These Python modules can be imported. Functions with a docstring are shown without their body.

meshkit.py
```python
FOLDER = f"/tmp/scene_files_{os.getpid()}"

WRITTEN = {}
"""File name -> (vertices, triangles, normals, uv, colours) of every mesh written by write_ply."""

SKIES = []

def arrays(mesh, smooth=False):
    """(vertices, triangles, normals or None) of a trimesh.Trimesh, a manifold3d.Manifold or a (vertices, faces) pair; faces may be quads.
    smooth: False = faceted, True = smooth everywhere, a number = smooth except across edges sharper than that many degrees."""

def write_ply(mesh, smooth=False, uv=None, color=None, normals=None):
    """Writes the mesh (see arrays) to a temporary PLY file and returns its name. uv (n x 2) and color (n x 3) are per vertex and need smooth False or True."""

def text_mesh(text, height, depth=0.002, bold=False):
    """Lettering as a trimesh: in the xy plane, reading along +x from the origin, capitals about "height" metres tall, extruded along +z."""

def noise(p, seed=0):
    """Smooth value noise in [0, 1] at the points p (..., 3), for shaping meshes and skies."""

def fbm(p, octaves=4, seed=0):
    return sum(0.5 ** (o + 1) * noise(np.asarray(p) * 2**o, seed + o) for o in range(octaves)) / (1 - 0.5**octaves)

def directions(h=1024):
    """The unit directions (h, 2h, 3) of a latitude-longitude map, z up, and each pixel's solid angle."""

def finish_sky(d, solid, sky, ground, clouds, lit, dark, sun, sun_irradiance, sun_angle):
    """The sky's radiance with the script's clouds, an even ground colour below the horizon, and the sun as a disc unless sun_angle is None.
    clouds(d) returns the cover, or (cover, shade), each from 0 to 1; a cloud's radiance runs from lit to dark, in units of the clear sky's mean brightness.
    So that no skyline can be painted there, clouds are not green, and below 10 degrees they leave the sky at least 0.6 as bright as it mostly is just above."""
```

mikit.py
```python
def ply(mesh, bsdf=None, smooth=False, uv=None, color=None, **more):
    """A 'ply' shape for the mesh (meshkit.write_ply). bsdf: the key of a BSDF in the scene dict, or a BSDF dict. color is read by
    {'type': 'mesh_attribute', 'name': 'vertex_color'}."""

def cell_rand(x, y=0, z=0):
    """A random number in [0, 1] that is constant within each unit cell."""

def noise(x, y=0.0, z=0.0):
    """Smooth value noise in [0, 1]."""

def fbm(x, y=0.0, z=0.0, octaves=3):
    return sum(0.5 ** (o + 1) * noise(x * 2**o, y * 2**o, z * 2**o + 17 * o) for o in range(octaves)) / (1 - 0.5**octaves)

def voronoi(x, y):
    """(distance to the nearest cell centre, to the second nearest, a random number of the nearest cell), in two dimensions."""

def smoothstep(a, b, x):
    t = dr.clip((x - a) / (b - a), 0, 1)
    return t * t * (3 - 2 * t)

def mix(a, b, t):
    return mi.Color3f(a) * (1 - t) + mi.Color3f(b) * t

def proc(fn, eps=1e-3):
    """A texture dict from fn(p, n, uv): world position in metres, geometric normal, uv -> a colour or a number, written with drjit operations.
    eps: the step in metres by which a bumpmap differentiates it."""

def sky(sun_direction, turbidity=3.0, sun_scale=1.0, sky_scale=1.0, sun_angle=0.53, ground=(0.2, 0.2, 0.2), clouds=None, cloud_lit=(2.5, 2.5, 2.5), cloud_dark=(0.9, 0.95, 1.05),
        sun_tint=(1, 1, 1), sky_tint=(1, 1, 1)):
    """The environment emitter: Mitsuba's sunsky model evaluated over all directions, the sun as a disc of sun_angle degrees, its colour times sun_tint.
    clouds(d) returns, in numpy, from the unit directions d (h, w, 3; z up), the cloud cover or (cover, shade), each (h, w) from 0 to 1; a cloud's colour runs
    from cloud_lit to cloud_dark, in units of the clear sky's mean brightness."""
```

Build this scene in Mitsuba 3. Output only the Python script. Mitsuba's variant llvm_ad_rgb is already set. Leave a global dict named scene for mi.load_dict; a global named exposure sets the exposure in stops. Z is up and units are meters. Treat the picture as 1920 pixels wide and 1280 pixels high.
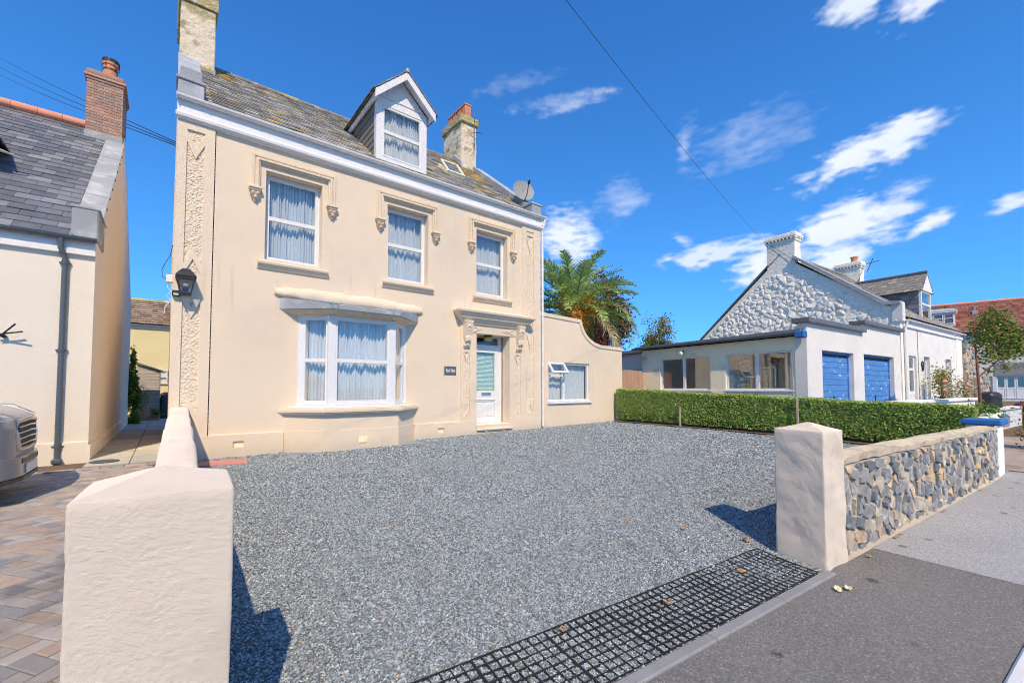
import math, random
import numpy as np
import trimesh
import drjit as dr
import mitsuba as mi
import mikit, meshkit
from mikit import proc, noise, fbm, voronoi, cell_rand, smoothstep, mix
from shapely.geometry import Polygon, box as sbox, LineString, MultiPolygon
from shapely.ops import unary_union
from scipy.spatial import Voronoi

scene, labels = {}, {}
T4 = mi.ScalarTransform4f
PI = math.pi

# ------------------------------------------------------------------ camera, sky, exposure
YAW, PITCH = math.radians(38.72), math.radians(2.30)
EYE = np.array([-0.052, -9.690, 1.55])
FW = np.array([math.sin(YAW) * math.cos(PITCH), math.cos(YAW) * math.cos(PITCH), math.sin(PITCH)])
scene['camera'] = {'type': 'perspective', 'fov_axis': 'x', 'fov': math.degrees(2 * math.atan(960 / 808.9)),
                   'principal_point_offset_y': -0.04375, 'near_clip': 0.05, 'far_clip': 3000.0,
                   'to_world': T4().look_at(origin=EYE.tolist(), target=(EYE + FW).tolist(), up=[0, 0, 1])}
exposure = 1.62
SUN = np.array([-0.38, -0.92, 1.02])

# cloud patches: azimuth, elevation, half width, half height (degrees), tilt, strength
PATCH = [(77.5, 23.2, 6.0, 2.0, 12, 1.0), (80.5, 24.3, 3.6, 1.1, 10, .9), (74.8, 21.9, 2.0, 1.2, 20, .8), (77.2, 16.8, 4.2, 3.0, 0, 1.0), (75.3, 13.5, 3.6, 2.6, 0, 1.0), (79.6, 17.3, 2.6, 1.6, 0, .8),
         (83.1, 15.5, 2.2, 1.0, 18, .9), (88.2, 15.9, 1.8, .7, 8, .8), (67.3, 13.8, 3.0, 2.8, 0, 1.0), (63.9, 16.0, 6.0, 1.3, 8, .75), (61.5, 18.0, 2.2, .7, -20, .5),
         (45.6, 19.2, 4.2, 4.0, 0, .9), (52.8, 23.0, 3.4, 3.2, 0, .38), (46.0, 34.0, 6.0, .9, 6, .45), (50.0, 34.6, 2.4, .5, 8, .6), (67.8, 27.3, 5.5, 3.0, 15, .3), (62.0, 28.0, 1.3, 3.4, -20, .35),
         (78.1, 35.6, 3.0, 1.8, 0, .85), (83.7, 33.6, 3.4, 1.6, 10, .85), (80.9, 18.9, 2.0, .9, 10, .7), (40.0, 36.0, 5.0, .8, 10, .16), (15.0, 13.0, 3.0, 1.6, 0, .25), (48.5, 22.5, 1.5, 1.0, 0, .3)]


def clouds(d):
    az = np.degrees(np.arctan2(d[..., 0], d[..., 1]))
    el = np.degrees(np.arcsin(np.clip(d[..., 2], -1, 1)))
    q = np.stack([az * .16, el * .30, 0 * el], -1)
    n1 = meshkit.fbm(q * 1.0 + 3.1, 5, 3)
    n2 = meshkit.fbm(q * 3.1 + 7.7, 5, 11)
    n3 = meshkit.fbm(q * np.array([5.0, 9.0, 1.0]) + 1.7 + n1[..., None] * 2.0, 5, 17)
    wx, wy = (n1 - .5) * 7.0, (n2 - .5) * 4.0
    cover, shade = np.zeros(az.shape), np.zeros(az.shape)
    for a, e, w, h, t, s in PATCH:
        da, de = (az - a + wx) * math.cos(math.radians(e)), el - e + wy * .55
        c, sn = math.cos(math.radians(t)), math.sin(math.radians(t))
        u, v = (da * c + de * sn) / w, (-da * sn + de * c) / h
        r = np.sqrt(u * u + v * v)
        val = (1.02 - r) * 1.1 + (n2 - .5) * 1.0 + (n3 - .5) * 1.5
        k = np.clip(val / (.75 if s > .7 else 1.3), 0, 1) ** 1.15 * np.clip(1.7 - r, 0, 1) * s
        cover = np.maximum(cover, k)
        shade = np.maximum(shade, np.clip(-v, 0, 1) * .40 * k * (s > .75))
    out = (az < -15) | (az > 95)                      # the rest of the sky: the same broken fair-weather cloud
    m = np.stack([d[..., 0], d[..., 1], d[..., 2] * 2.2], -1) * 4.0
    f = meshkit.fbm(m + 5.0, 5, 21)
    far = np.clip((f - .58) / .16, 0, 1) * np.clip(el / 6, 0, 1) * .85
    edge = np.clip(np.maximum(-15 - az, az - 95) / 10, 0, 1)
    return np.where(out, far * edge, np.clip(cover, 0, .92)), np.where(out, .25, shade)


scene['sky'] = mikit.sky(SUN, turbidity=2.4, sun_scale=1.0, sky_scale=1.0, clouds=clouds, cloud_lit=(2.45, 2.6, 2.85), cloud_dark=(1.5, 1.8, 2.3),
                         sky_tint=(0.50, 1.26, 1.95), sun_tint=(1.0, .97, .93), ground=(.25, .24, .22))

# ------------------------------------------------------------------ helpers


def fresh(key):
    if key not in scene and key not in labels:
        return key
    n = 1
    while f'{key}_{n:03d}' in scene or f'{key}_{n:03d}' in labels:
        n += 1
    return f'{key}_{n:03d}'


def tag(key, label=None, cat=None, group=None, kind=None):
    d = {k: v for k, v in dict(label=label, category=cat, group=group, kind=kind).items() if v}
    if d:
        labels[key] = {**labels.get(key, {}), **d}


def put(key, mesh, mat, smooth=False, color=None, uv=None, label=None, cat=None, group=None, kind=None):
    key = fresh(key)
    scene[key] = mikit.ply(mesh, mat, smooth=smooth, color=color, uv=uv)
    tag(key, label, cat, group, kind)
    return key


def thing(name, label, cat, group=None, kind=None):
    key = fresh(name)
    labels[key] = {}
    tag(key, label, cat, group, kind)
    return key


def part(parent, name, mesh, mat, smooth=False, **kw):
    return put(parent + '__' + name, mesh, mat, smooth, **kw)


def tm(v, f):
    f = np.asarray(f, int)
    if f.shape[1] == 4:
        f = np.vstack([f[:, [0, 1, 2]], f[:, [0, 2, 3]]])
    return trimesh.Trimesh(np.asarray(v, float), f, process=False)


def cat(ms):
    ms = [m for m in ms if m is not None]
    n, V, F = 0, [], []
    for m in ms:
        V.append(np.asarray(m.vertices)); F.append(np.asarray(m.faces) + n); n += len(m.vertices)
    return tm(np.vstack(V), np.vstack(F))


BF = np.array([[0, 3, 2, 1], [4, 5, 6, 7], [0, 1, 5, 4], [1, 2, 6, 5], [2, 3, 7, 6], [3, 0, 4, 7]])


def bx(x0, x1, y0, y1, z0, z1):
    x0, x1 = min(x0, x1), max(x0, x1); y0, y1 = min(y0, y1), max(y0, y1); z0, z1 = min(z0, z1), max(z0, z1)
    return tm([[x0, y0, z0], [x1, y0, z0], [x1, y1, z0], [x0, y1, z0], [x0, y0, z1], [x1, y0, z1], [x1, y1, z1], [x0, y1, z1]], BF)


def hull(pts):
    return trimesh.convex.convex_hull(np.asarray(pts, float))


def cb(x0, x1, y0, y1, z0, z1, c=.008):
    """box with chamfered edges"""
    x0, x1 = min(x0, x1), max(x0, x1); y0, y1 = min(y0, y1), max(y0, y1); z0, z1 = min(z0, z1), max(z0, z1)
    c = min(c, (x1 - x0) * .3, (y1 - y0) * .3, (z1 - z0) * .3)
    P = []
    for X, sx in ((x0, 1), (x1, -1)):
        for Y, sy in ((y0, 1), (y1, -1)):
            for Z, sz in ((z0, 1), (z1, -1)):
                P += [[X, Y + sy * c, Z + sz * c], [X + sx * c, Y, Z + sz * c], [X + sx * c, Y + sy * c, Z]]
    return hull(P)


def mv(m, M):
    m = m.copy()
    M = np.asarray(M, float)
    m.vertices = np.asarray(m.vertices) @ M[:3, :3].T + M[:3, 3]
    if np.linalg.det(M[:3, :3]) < 0:
        m.faces = np.asarray(m.faces)[:, ::-1]
    return m


def frame(o, ax, ay, az=(0, 0, 1)):
    M = np.eye(4)
    M[:3, 0], M[:3, 1], M[:3, 2], M[:3, 3] = ax, ay, az, o
    return M


def shift(x=0, y=0, z=0):
    return frame((x, y, z), (1, 0, 0), (0, 1, 0))


def rotz(deg, o=(0, 0, 0)):
    a = math.radians(deg)
    return frame(o, (math.cos(a), math.sin(a), 0), (-math.sin(a), math.cos(a), 0))


def polys(g):
    return [p for p in (g.geoms if hasattr(g, 'geoms') else [g]) if isinstance(p, Polygon) and p.area > 1e-7]


def slabz(poly, z0, z1):
    """plan polygon extruded upwards"""
    out = []
    for p in polys(poly):
        m = trimesh.creation.extrude_polygon(p, z1 - z0, engine='earcut')
        out.append(mv(m, shift(z=z0)))
    return cat(out)


def slaby(poly, y0, y1):
    """polygon in x,z extruded from y0 to y1"""
    M = frame((0, y0, 0), (1, 0, 0), (0, 0, 1), (0, 1, 0))
    return cat([mv(trimesh.creation.extrude_polygon(p, y1 - y0, engine='earcut'), M) for p in polys(poly)])


def slabx(poly, x0, x1):
    """polygon in y,z extruded from x0 to x1"""
    M = frame((x0, 0, 0), (0, 1, 0), (0, 0, 1), (1, 0, 0))
    return cat([mv(trimesh.creation.extrude_polygon(p, x1 - x0, engine='earcut'), M) for p in polys(poly)])


def tube(pts, r, n=8, caps=True):
    P = np.asarray(pts, float)
    r = np.broadcast_to(np.asarray(r, float), len(P))
    t = np.gradient(P, axis=0); t /= np.linalg.norm(t, axis=1, keepdims=True) + 1e-12
    ref = np.array([0, 0, 1.0]) if abs(t[:, 2]).mean() < .9 else np.array([1.0, 0, 0])
    a = np.cross(t, ref); a /= np.linalg.norm(a, axis=1, keepdims=True) + 1e-12
    b = np.cross(t, a)
    k = np.arange(n) / n * 2 * PI
    V = (P[:, None] + r[:, None, None] * (np.cos(k)[None, :, None] * a[:, None] + np.sin(k)[None, :, None] * b[:, None])).reshape(-1, 3)
    F = []
    for i in range(len(P) - 1):
        for j in range(n):
            F.append([i * n + j, i * n + (j + 1) % n, (i + 1) * n + (j + 1) % n, (i + 1) * n + j])
    F = np.array(F)[:, ::-1]
    F = np.vstack([F[:, [0, 1, 2]], F[:, [0, 2, 3]]])
    if caps:
        V = np.vstack([V, P[0], P[-1]]); m = len(V)
        F = np.vstack([F, [[m - 2, j, (j + 1) % n] for j in range(n)], [[m - 1, (len(P) - 1) * n + (j + 1) % n, (len(P) - 1) * n + j] for j in range(n)]])
    out = tm(V, F)
    return out


def lathe(prof, o, n=24):
    """prof: (r, z) pairs from bottom to top, about a vertical axis at o"""
    p = np.asarray(prof, float)
    k = np.arange(n) / n * 2 * PI
    V = np.stack([p[:, 0][:, None] * np.cos(k), p[:, 0][:, None] * np.sin(k), np.broadcast_to(p[:, 1][:, None], (len(p), n))], -1).reshape(-1, 3) + np.asarray(o)
    F = [[i * n + j, i * n + (j + 1) % n, (i + 1) * n + (j + 1) % n, (i + 1) * n + j] for i in range(len(p) - 1) for j in range(n)]
    return tm(V, F)


def grid(u0, u1, v0, v1, nu, nv, fn):
    u, v = np.meshgrid(np.linspace(u0, u1, nu), np.linspace(v0, v1, nv), indexing='ij')
    V = np.stack(np.broadcast_arrays(*fn(u, v)), -1).reshape(-1, 3)
    i, j = np.meshgrid(np.arange(nu - 1), np.arange(nv - 1), indexing='ij')
    a = (i * nv + j).ravel()
    return tm(V, np.stack([a, a + nv, a + nv + 1, a + 1], -1))


def lump(x0, x1, y0, y1, z0, z1, r=.03, amp=.012, freq=4, top=0.0, sub=5, seed=1, fine=.003):
    """hand-rendered block: rounded edges, uneven faces, pyramid top"""
    m = trimesh.creation.box()
    s = np.array([x1 - x0, y1 - y0, z1 - z0]); c = np.array([(x0 + x1) / 2, (y0 + y1) / 2, (z0 + z1) / 2])
    for _ in range(sub):
        m = m.subdivide()
    V = np.asarray(m.vertices) * s
    inner = np.clip(V, -(s / 2 - r), s / 2 - r)
    d = V - inner
    L = np.linalg.norm(d, axis=1, keepdims=True)
    nrm = d / np.maximum(L, 1e-9)
    V = inner + nrm * np.minimum(L, r)
    if top:
        k = np.clip(1 - np.maximum(abs(V[:, 0]) / (s[0] / 2), abs(V[:, 1]) / (s[1] / 2)), 0, 1)
        V[:, 2] += np.where(V[:, 2] > s[2] / 2 - r * 1.01, k * top, 0)
    q = (V + c) * freq
    V = V + nrm * ((meshkit.fbm(q + 9, 3, seed) - .5) * 2 * amp + (meshkit.fbm(q * 6, 2, seed + 5) - .5) * 2 * fine)[:, None]
    return tm(V + c, m.faces)


def cells(poly, cw, ch, seed, joint=.012, jit=.38):
    """irregular stones: polygons that fill poly in rough courses"""
    rng = np.random.default_rng(seed)
    x0, y0, x1, y1 = poly.bounds
    P = []
    for j in range(int((y1 - y0) / ch) + 3):
        off = rng.random() * cw
        for i in range(int((x1 - x0) / cw) + 3):
            P.append([x0 - cw + (i + rng.normal() * jit * .5) * cw + off, y0 - ch * .6 + (j + rng.normal() * jit * .5) * ch])
    P = np.array(P)
    far = np.array([[x0 - 90, y0 - 90], [x1 + 90, y0 - 90], [x0 - 90, y1 + 90], [x1 + 90, y1 + 90]])
    vo = Voronoi(np.vstack([P, far]))
    out = []
    for k in range(len(P)):
        reg = vo.regions[vo.point_region[k]]
        if not reg or -1 in reg:
            continue
        g = Polygon(vo.vertices[reg]).intersection(poly).buffer(-joint)
        for p in polys(g):
            if p.area > cw * ch * .06:
                p = p.simplify(joint * .4)
                out.append(np.array(p.exterior.coords)[:-1])
    return out


def stone(ring, fn, h, rng, back=.03, dome=.012, tilt=0.0, face=.78):
    """one stone from its 2D outline; fn(u, v, h) -> points"""
    r = np.asarray(ring)
    if Polygon(r).exterior.is_ccw is False:
        r = r[::-1]
    c = r.mean(0); n = len(r)
    r1 = c + (r - c) * .97
    r2 = c + (r - c) * (face - .05 + .1 * rng.random())
    h1 = h * (.55 + .2 * rng.random(n)); h2 = h * (.9 + .3 * rng.random(n))
    g = rng.normal(size=2) * tilt
    h1 = np.maximum(h1 + (r1 - c) @ g, .004); h2 = np.maximum(h2 + (r2 - c) @ g, .006)
    V = np.vstack([fn(r[:, 0], r[:, 1], -back * np.ones(n)), fn(r1[:, 0], r1[:, 1], h1), fn(r2[:, 0], r2[:, 1], h2),
                   fn(c[:1], c[1:2], np.array([h + dome * rng.random()]))])
    F = []
    for a in (0, 1):
        for j in range(n):
            F += [[a * n + j, a * n + (j + 1) % n, (a + 1) * n + (j + 1) % n], [a * n + j, (a + 1) * n + (j + 1) % n, (a + 1) * n + j]]
    F += [[2 * n + j, 2 * n + (j + 1) % n, 3 * n] for j in range(n)]
    return tm(V, F)


def leaves(P, size, rng, aspect=.5, up=.3):
    """one folded leaf (two triangles) at every point"""
    n = len(P)
    size = np.broadcast_to(size, n) * (.7 + .6 * rng.random(n))
    a = rng.normal(size=(n, 3)); a[:, 2] *= .6; a /= np.linalg.norm(a, axis=1, keepdims=True)
    b = np.cross(a, rng.normal(size=(n, 3)) + [0, 0, up * 3]); b /= np.linalg.norm(b, axis=1, keepdims=True) + 1e-9
    L, W = a * size[:, None], b * (size * aspect)[:, None]
    nn = np.cross(a, b) * (size * .12)[:, None]
    V = np.stack([P - L * .5, P + W * .5 + nn, P + L * .5, P - W * .5 + nn], 1).reshape(-1, 3)
    k = np.arange(n)[:, None] * 4
    return tm(V, np.vstack([k + [0, 1, 2], k + [0, 2, 3]]))


def leafcol(n, cols, rng, var=.25, per=4):
    c = np.asarray(cols)[rng.integers(0, len(cols), n)] * (1 + var * (rng.random((n, 1)) * 2 - 1))
    return np.repeat(c, per, 0)


# ------------------------------------------------------------------ materials
def rgb(*c):
    return {'type': 'rgb', 'value': list(c)}


def mat(key, base, rough=.7, spec=.3, two=True, bump=None, eps=2e-3, **kw):
    b = {'type': 'principled', 'base_color': base if isinstance(base, dict) else rgb(*base), 'roughness': rough, 'specular': spec, **kw}
    if bump is not None:
        b = {'type': 'bumpmap', 'arbitrary': proc(bump, eps), 'scale': 1.0, 'b': b}
    scene[key] = {'type': 'twosided', 'b': b} if two else b
    return key


def tone(c, amt=.12, f=1.3, c2=None, lo=.45, hi=.75, f2=.8):
    def fn(p, n, uv):
        k = fbm(p.x * f, p.y * f, p.z * f, 4)
        col = mi.Color3f(c) * (1 - amt + 2 * amt * k)
        if c2 is not None:
            col = mix(col, mi.Color3f(c2), smoothstep(lo, hi, fbm(p.x * f2 + 7, p.y * f2, p.z * f2, 5)))
        return col
    return proc(fn)




def cream(p, n, uv):
    k = fbm(p.x * .9, p.y * .9, p.z * .9, 4)
    c = mi.Color3f(.715, .60, .462) * (.95 + .10 * k)
    c = mix(c, mi.Color3f(.63, .54, .43), .7 * smoothstep(.52, .85, fbm(p.x * .7 + 7, p.y * .7, p.z * .7, 5)))
    run = smoothstep(.60, .82, fbm(p.x * 9, p.y * 9, p.z * .55, 3)) * smoothstep(.45, .7, fbm(p.x * .8 + 3, p.y * .8, p.z * .6, 2))
    c = c * (1 - .10 * run)                                                # faint rain streaks
    dirt = smoothstep(.62, .28, p.z + .30 * (fbm(p.x * 4, p.y * 4, p.z * 3, 4) - .5))
    return mix(c, mi.Color3f(.46, .41, .33), dirt * .45)                   # splashed dirt above the gravel


mat('m_cream', proc(cream), .85, .2, bump=lambda p, n, uv: fbm(p.x * 3, p.y * 3, p.z * 3, 3) * .006 + noise(p.x * 90, p.y * 90, p.z * 90) * .0006)
mat('m_cream_trim', tone((.68, .575, .445), .06, 2.0), .8, .2)
mat('m_pillar', tone((.60, .525, .435), .06, 2.2, (.49, .43, .36), .52, .85, 3.0), .85, .2, bump=lambda p, n, uv: fbm(p.x * 5, p.y * 5, p.z * 5, 2) * .003 + fbm(p.x * 70, p.y * 70, p.z * 70, 2) * .0026 + noise(p.x * 240, p.y * 240, p.z * 240) * .0012, eps=1e-3)
mat('m_neigh', tone((.72, .655, .56), .04, .8), .85, .2, bump=lambda p, n, uv: fbm(p.x * 4, p.y * 4, p.z * 4, 3) * .004)
mat('m_white_wall', tone((.645, .635, .615), .07, 1.6, (.52, .52, .50), .58, .92, 1.8), .85, .2, bump=lambda p, n, uv: fbm(p.x * 14, p.y * 14, p.z * 14, 3) * .006)
mat('m_off_wall', tone((.82, .75, .55), .07, 1.5, (.52, .49, .40), .58, .88, 1.8), .85, .2, bump=lambda p, n, uv: fbm(p.x * 22, p.y * 22, p.z * 22, 3) * .012)
mat('m_white_stone', tone((.84, .80, .70), .06, 3.0, (.62, .58, .50), .62, .9, 3.0), .85, .2, bump=lambda p, n, uv: fbm(p.x * 8, p.y * 8, p.z * 8, 3) * .012)
mat('m_white_brick', tone((.78, .75, .66), .08, 5.0, (.58, .54, .46), .6, .85, 4.0), .85, .2)
mat('m_grey_render', tone((.47, .47, .47), .06, 1.5), .85, .2)
mat('m_yellow', tone((.72, .63, .36), .04, .8), .85, .2)
mat('m_pvc', (.69, .70, .715), .6, .3)
mat('m_white_paint', (.70, .705, .71), .65, .25)
mat('m_curtain', (.50, .56, .60), .95, .1)
mat('m_bay_curtain', (.56, .61, .65), .95, .1)
mat('m_inside', (.74, .68, .58), .9, .1)
mat('m_blind', (.44, .64, .60), .7, .2)
mat('m_lead', tone((.29, .315, .35), .12, 2.5, (.43, .455, .48), .5, .8, 3.0), .7, .3)
mat('m_black', (.025, .027, .03), .4, .5)
mat('m_dark_pipe', (.075, .10, .125), .45, .5)
mat('m_terracotta', tone((.58, .25, .15), .12, 4), .8, .2)
mat('m_ridge', tone((.68, .29, .19), .10, 3), .8, .2)
mat('m_chimney', tone((.66, .575, .45), .12, 2.5, (.36, .31, .17), .52, .72, 3.2), .9, .1, bump=lambda p, n, uv: fbm(p.x * 9, p.y * 9, p.z * 9, 3) * .03)
mat('m_lichen_stone', tone((.42, .36, .17), .25, 6, (.55, .52, .45), .5, .7, 8), .95, .1, bump=lambda p, n, uv: fbm(p.x * 25, p.y * 25, p.z * 25, 3) * .02)
mat('m_mortar', tone((.39, .335, .265), .12, 5), .95, .1, bump=lambda p, n, uv: fbm(p.x * 40, p.y * 40, p.z * 40, 2) * .006)
mat('m_joint', (.10, .09, .085), .95, .1)
mat('m_pale_mortar', (.60, .55, .46), .95, .1)
for i, c in enumerate([(.39, .23, .18), (.34, .215, .18), (.44, .28, .22), (.31, .235, .21)]):
    mat(f'm_brick{i}', tone(c, .18, 9), .9, .15)
for i, c in enumerate([(.105, .115, .135), (.14, .15, .175), (.18, .19, .21), (.12, .125, .135), (.215, .225, .245)]):
    mat(f'm_slate{i}', tone(c, .2, 6), .45, .5)
mat('m_old_slate', tone((.22, .215, .20), .25, 7, (.40, .37, .29), .55, .75, 6), .85, .2)
mat('m_cheek_slate', tone((.17, .155, .145), .2, 5), .75, .3)
for i, c in enumerate([(.145, .16, .18), (.225, .235, .24), (.32, .285, .235), (.43, .33, .24), (.255, .26, .265), (.39, .355, .29), (.50, .36, .22), (.17, .185, .205)]):
    mat(f'm_stone{i}', tone(c, .3, 9, tuple(min(1, x * 1.7 + .06) for x in c), .55, .85, 14), .8, .25, bump=lambda p, n, uv: fbm(p.x * 30, p.y * 30, p.z * 30, 3) * .012)
for i, c in enumerate([(.31, .25, .21), (.28, .262, .25), (.225, .222, .228), (.345, .275, .225), (.29, .26, .235), (.335, .315, .295)]):
    mat(f'm_paver{i}', tone(c, .2, 8, tuple(x * .62 for x in c), .5, .8, 5), .75, .3)
for i, c in enumerate([(.34, .33, .29), (.30, .30, .27), (.37, .36, .31)]):
    mat(f'm_slab{i}', tone(c, .12, 3), .85, .2)
mat('m_red_slab', tone((.42, .20, .17), .12, 4), .8, .2)
mat('m_concrete', tone((.25, .255, .26), .18, 7), .9, .2)
mat('m_kerb', tone((.62, .63, .64), .08, 6), .85, .2)
mat('m_plastic', (.022, .025, .028), .5, .4)
mat('m_wood_grey', proc(lambda p, n, uv: mix((.33, .30, .26), (.48, .45, .41), fbm(p.x * 3, p.y * 3, p.z * 40, 3))), .85, .2)
mat('m_wood_red', proc(lambda p, n, uv: mix((.34, .19, .13), (.48, .33, .25), fbm(p.x * 24, p.y * 24, p.z * 2, 3))), .85, .2)
mat('m_stake', proc(lambda p, n, uv: mix((.30, .25, .20), (.46, .41, .34), fbm(p.x * 50, p.y * 50, p.z * 4, 3))), .9, .1)
mat('m_bark', proc(lambda p, n, uv: mix((.10, .075, .055), (.26, .20, .15), fbm(p.x * 20, p.y * 20, p.z * 5, 3))), .95, .1)


def blue(p, n, uv):
    k = fbm(p.x * 2, p.y * 2, p.z * 14, 4)
    c = mix((.05, .17, .46), (.10, .27, .60), k)
    w = smoothstep(.66, .74, fbm(p.x * 5 + 3, p.y * 5, p.z * 9, 4))
    return mix(c, (.45, .60, .78), w * .7)


mat('m_blue', proc(blue), .6, .3)
mat('m_blue_cap', tone((.03, .13, .36), .15, 6), .6, .3)
mat('m_lamp_glass', (.55, .55, .5), .2, .5)
mat('m_brass', (.55, .40, .12), .35, .5, metallic=.6)
mat('m_dish', (.27, .28, .28), .6, .3)
mat('m_chrome', (.62, .63, .65), .18, .5, metallic=.9)
mat('m_car', (.27, .28, .295), .18, .6, metallic=.35, clearcoat=1.0, clearcoat_gloss=.98)
mat('m_tyre', (.02, .02, .02), .9, .2)
mat('m_rim', (.45, .46, .48), .3, .5, metallic=.8)
mat('m_orange', (.75, .22, .12), .3, .5)
mat('m_plate', (.72, .71, .66), .5, .3)
mat('m_red_tile', proc(lambda p, n, uv: mix((.27, .095, .07), (.43, .21, .155), cell_rand(p.y * 3.6 + 50, p.x * .0, p.z * 4.2))), .85, .2)
mat('m_brown_tile', proc(lambda p, n, uv: mix((.20, .145, .11), (.38, .29, .22), cell_rand(p.x * 4.0 + 50, 0, p.z * 5.0))), .85, .2)
mat('m_rose', (.75, .33, .30), .8, .2)
mat('m_leaf_litter', tone((.42, .22, .10), .2, 30), .9, .1)
mat('m_pale_leaf', tone((.72, .62, .38), .15, 40), .9, .1)
mat('m_vcol', {'type': 'mesh_attribute', 'name': 'vertex_color'}, .75, .3)
scene['m_leaf'] = {'type': 'principledthin', 'base_color': {'type': 'mesh_attribute', 'name': 'vertex_color'}, 'roughness': .45, 'diff_trans': .55}
scene['m_glass'] = {'type': 'thindielectric', 'int_ior': 1.65}
scene['m_glass_bright'] = {'type': 'thindielectric', 'int_ior': 2.1}
scene['m_clear'] = {'type': 'thindielectric', 'int_ior': 1.5}


def gravel_bed(p, n, uv):
    d1, d2, r = voronoi(p.x * 85, p.y * 85)
    c = mix((.185, .22, .25), (.44, .50, .53), r * r)
    c = mix(c, (.46, .36, .24), dr.select(cell_rand(r * 4096, 3) > .96, mi.Float(.8), mi.Float(0)))
    gap = smoothstep(.02, .3, d2 - d1)
    return c * (.55 + .45 * gap) * (.88 + .24 * fbm(p.x * .7, p.y * .7, 0, 3))


mat('m_gravel_bed', proc(gravel_bed), .9, .2, bump=lambda p, n, uv: (lambda v: (v[1] - v[0]) * .006 + v[2] * .004)(voronoi(p.x * 75, p.y * 75)))


def tarmac(dark, light, spec):
    def fn(p, n, uv):
        d1, d2, r = voronoi(p.x * 110, p.y * 110)
        k = fbm(p.x * 1.1, p.y * 1.1, 0, 5)
        c = mix(dark, light, .25 + .5 * k)
        c = c * (.72 + .55 * r)
        b1, b2, br = voronoi(p.x * 1.7, p.y * 1.7)
        c = c * (1 - .55 * smoothstep(.10, .03, b1 + .10 * (fbm(p.x * 9, p.y * 9, 0, 3) - .5)) * dr.select(br > .6, mi.Float(1), mi.Float(0)))
        return mix(c, (.5, .5, .5), dr.select(cell_rand(r * 8192, 1) > 1 - spec, mi.Float(.32), mi.Float(0)))
    return proc(fn)


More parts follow.
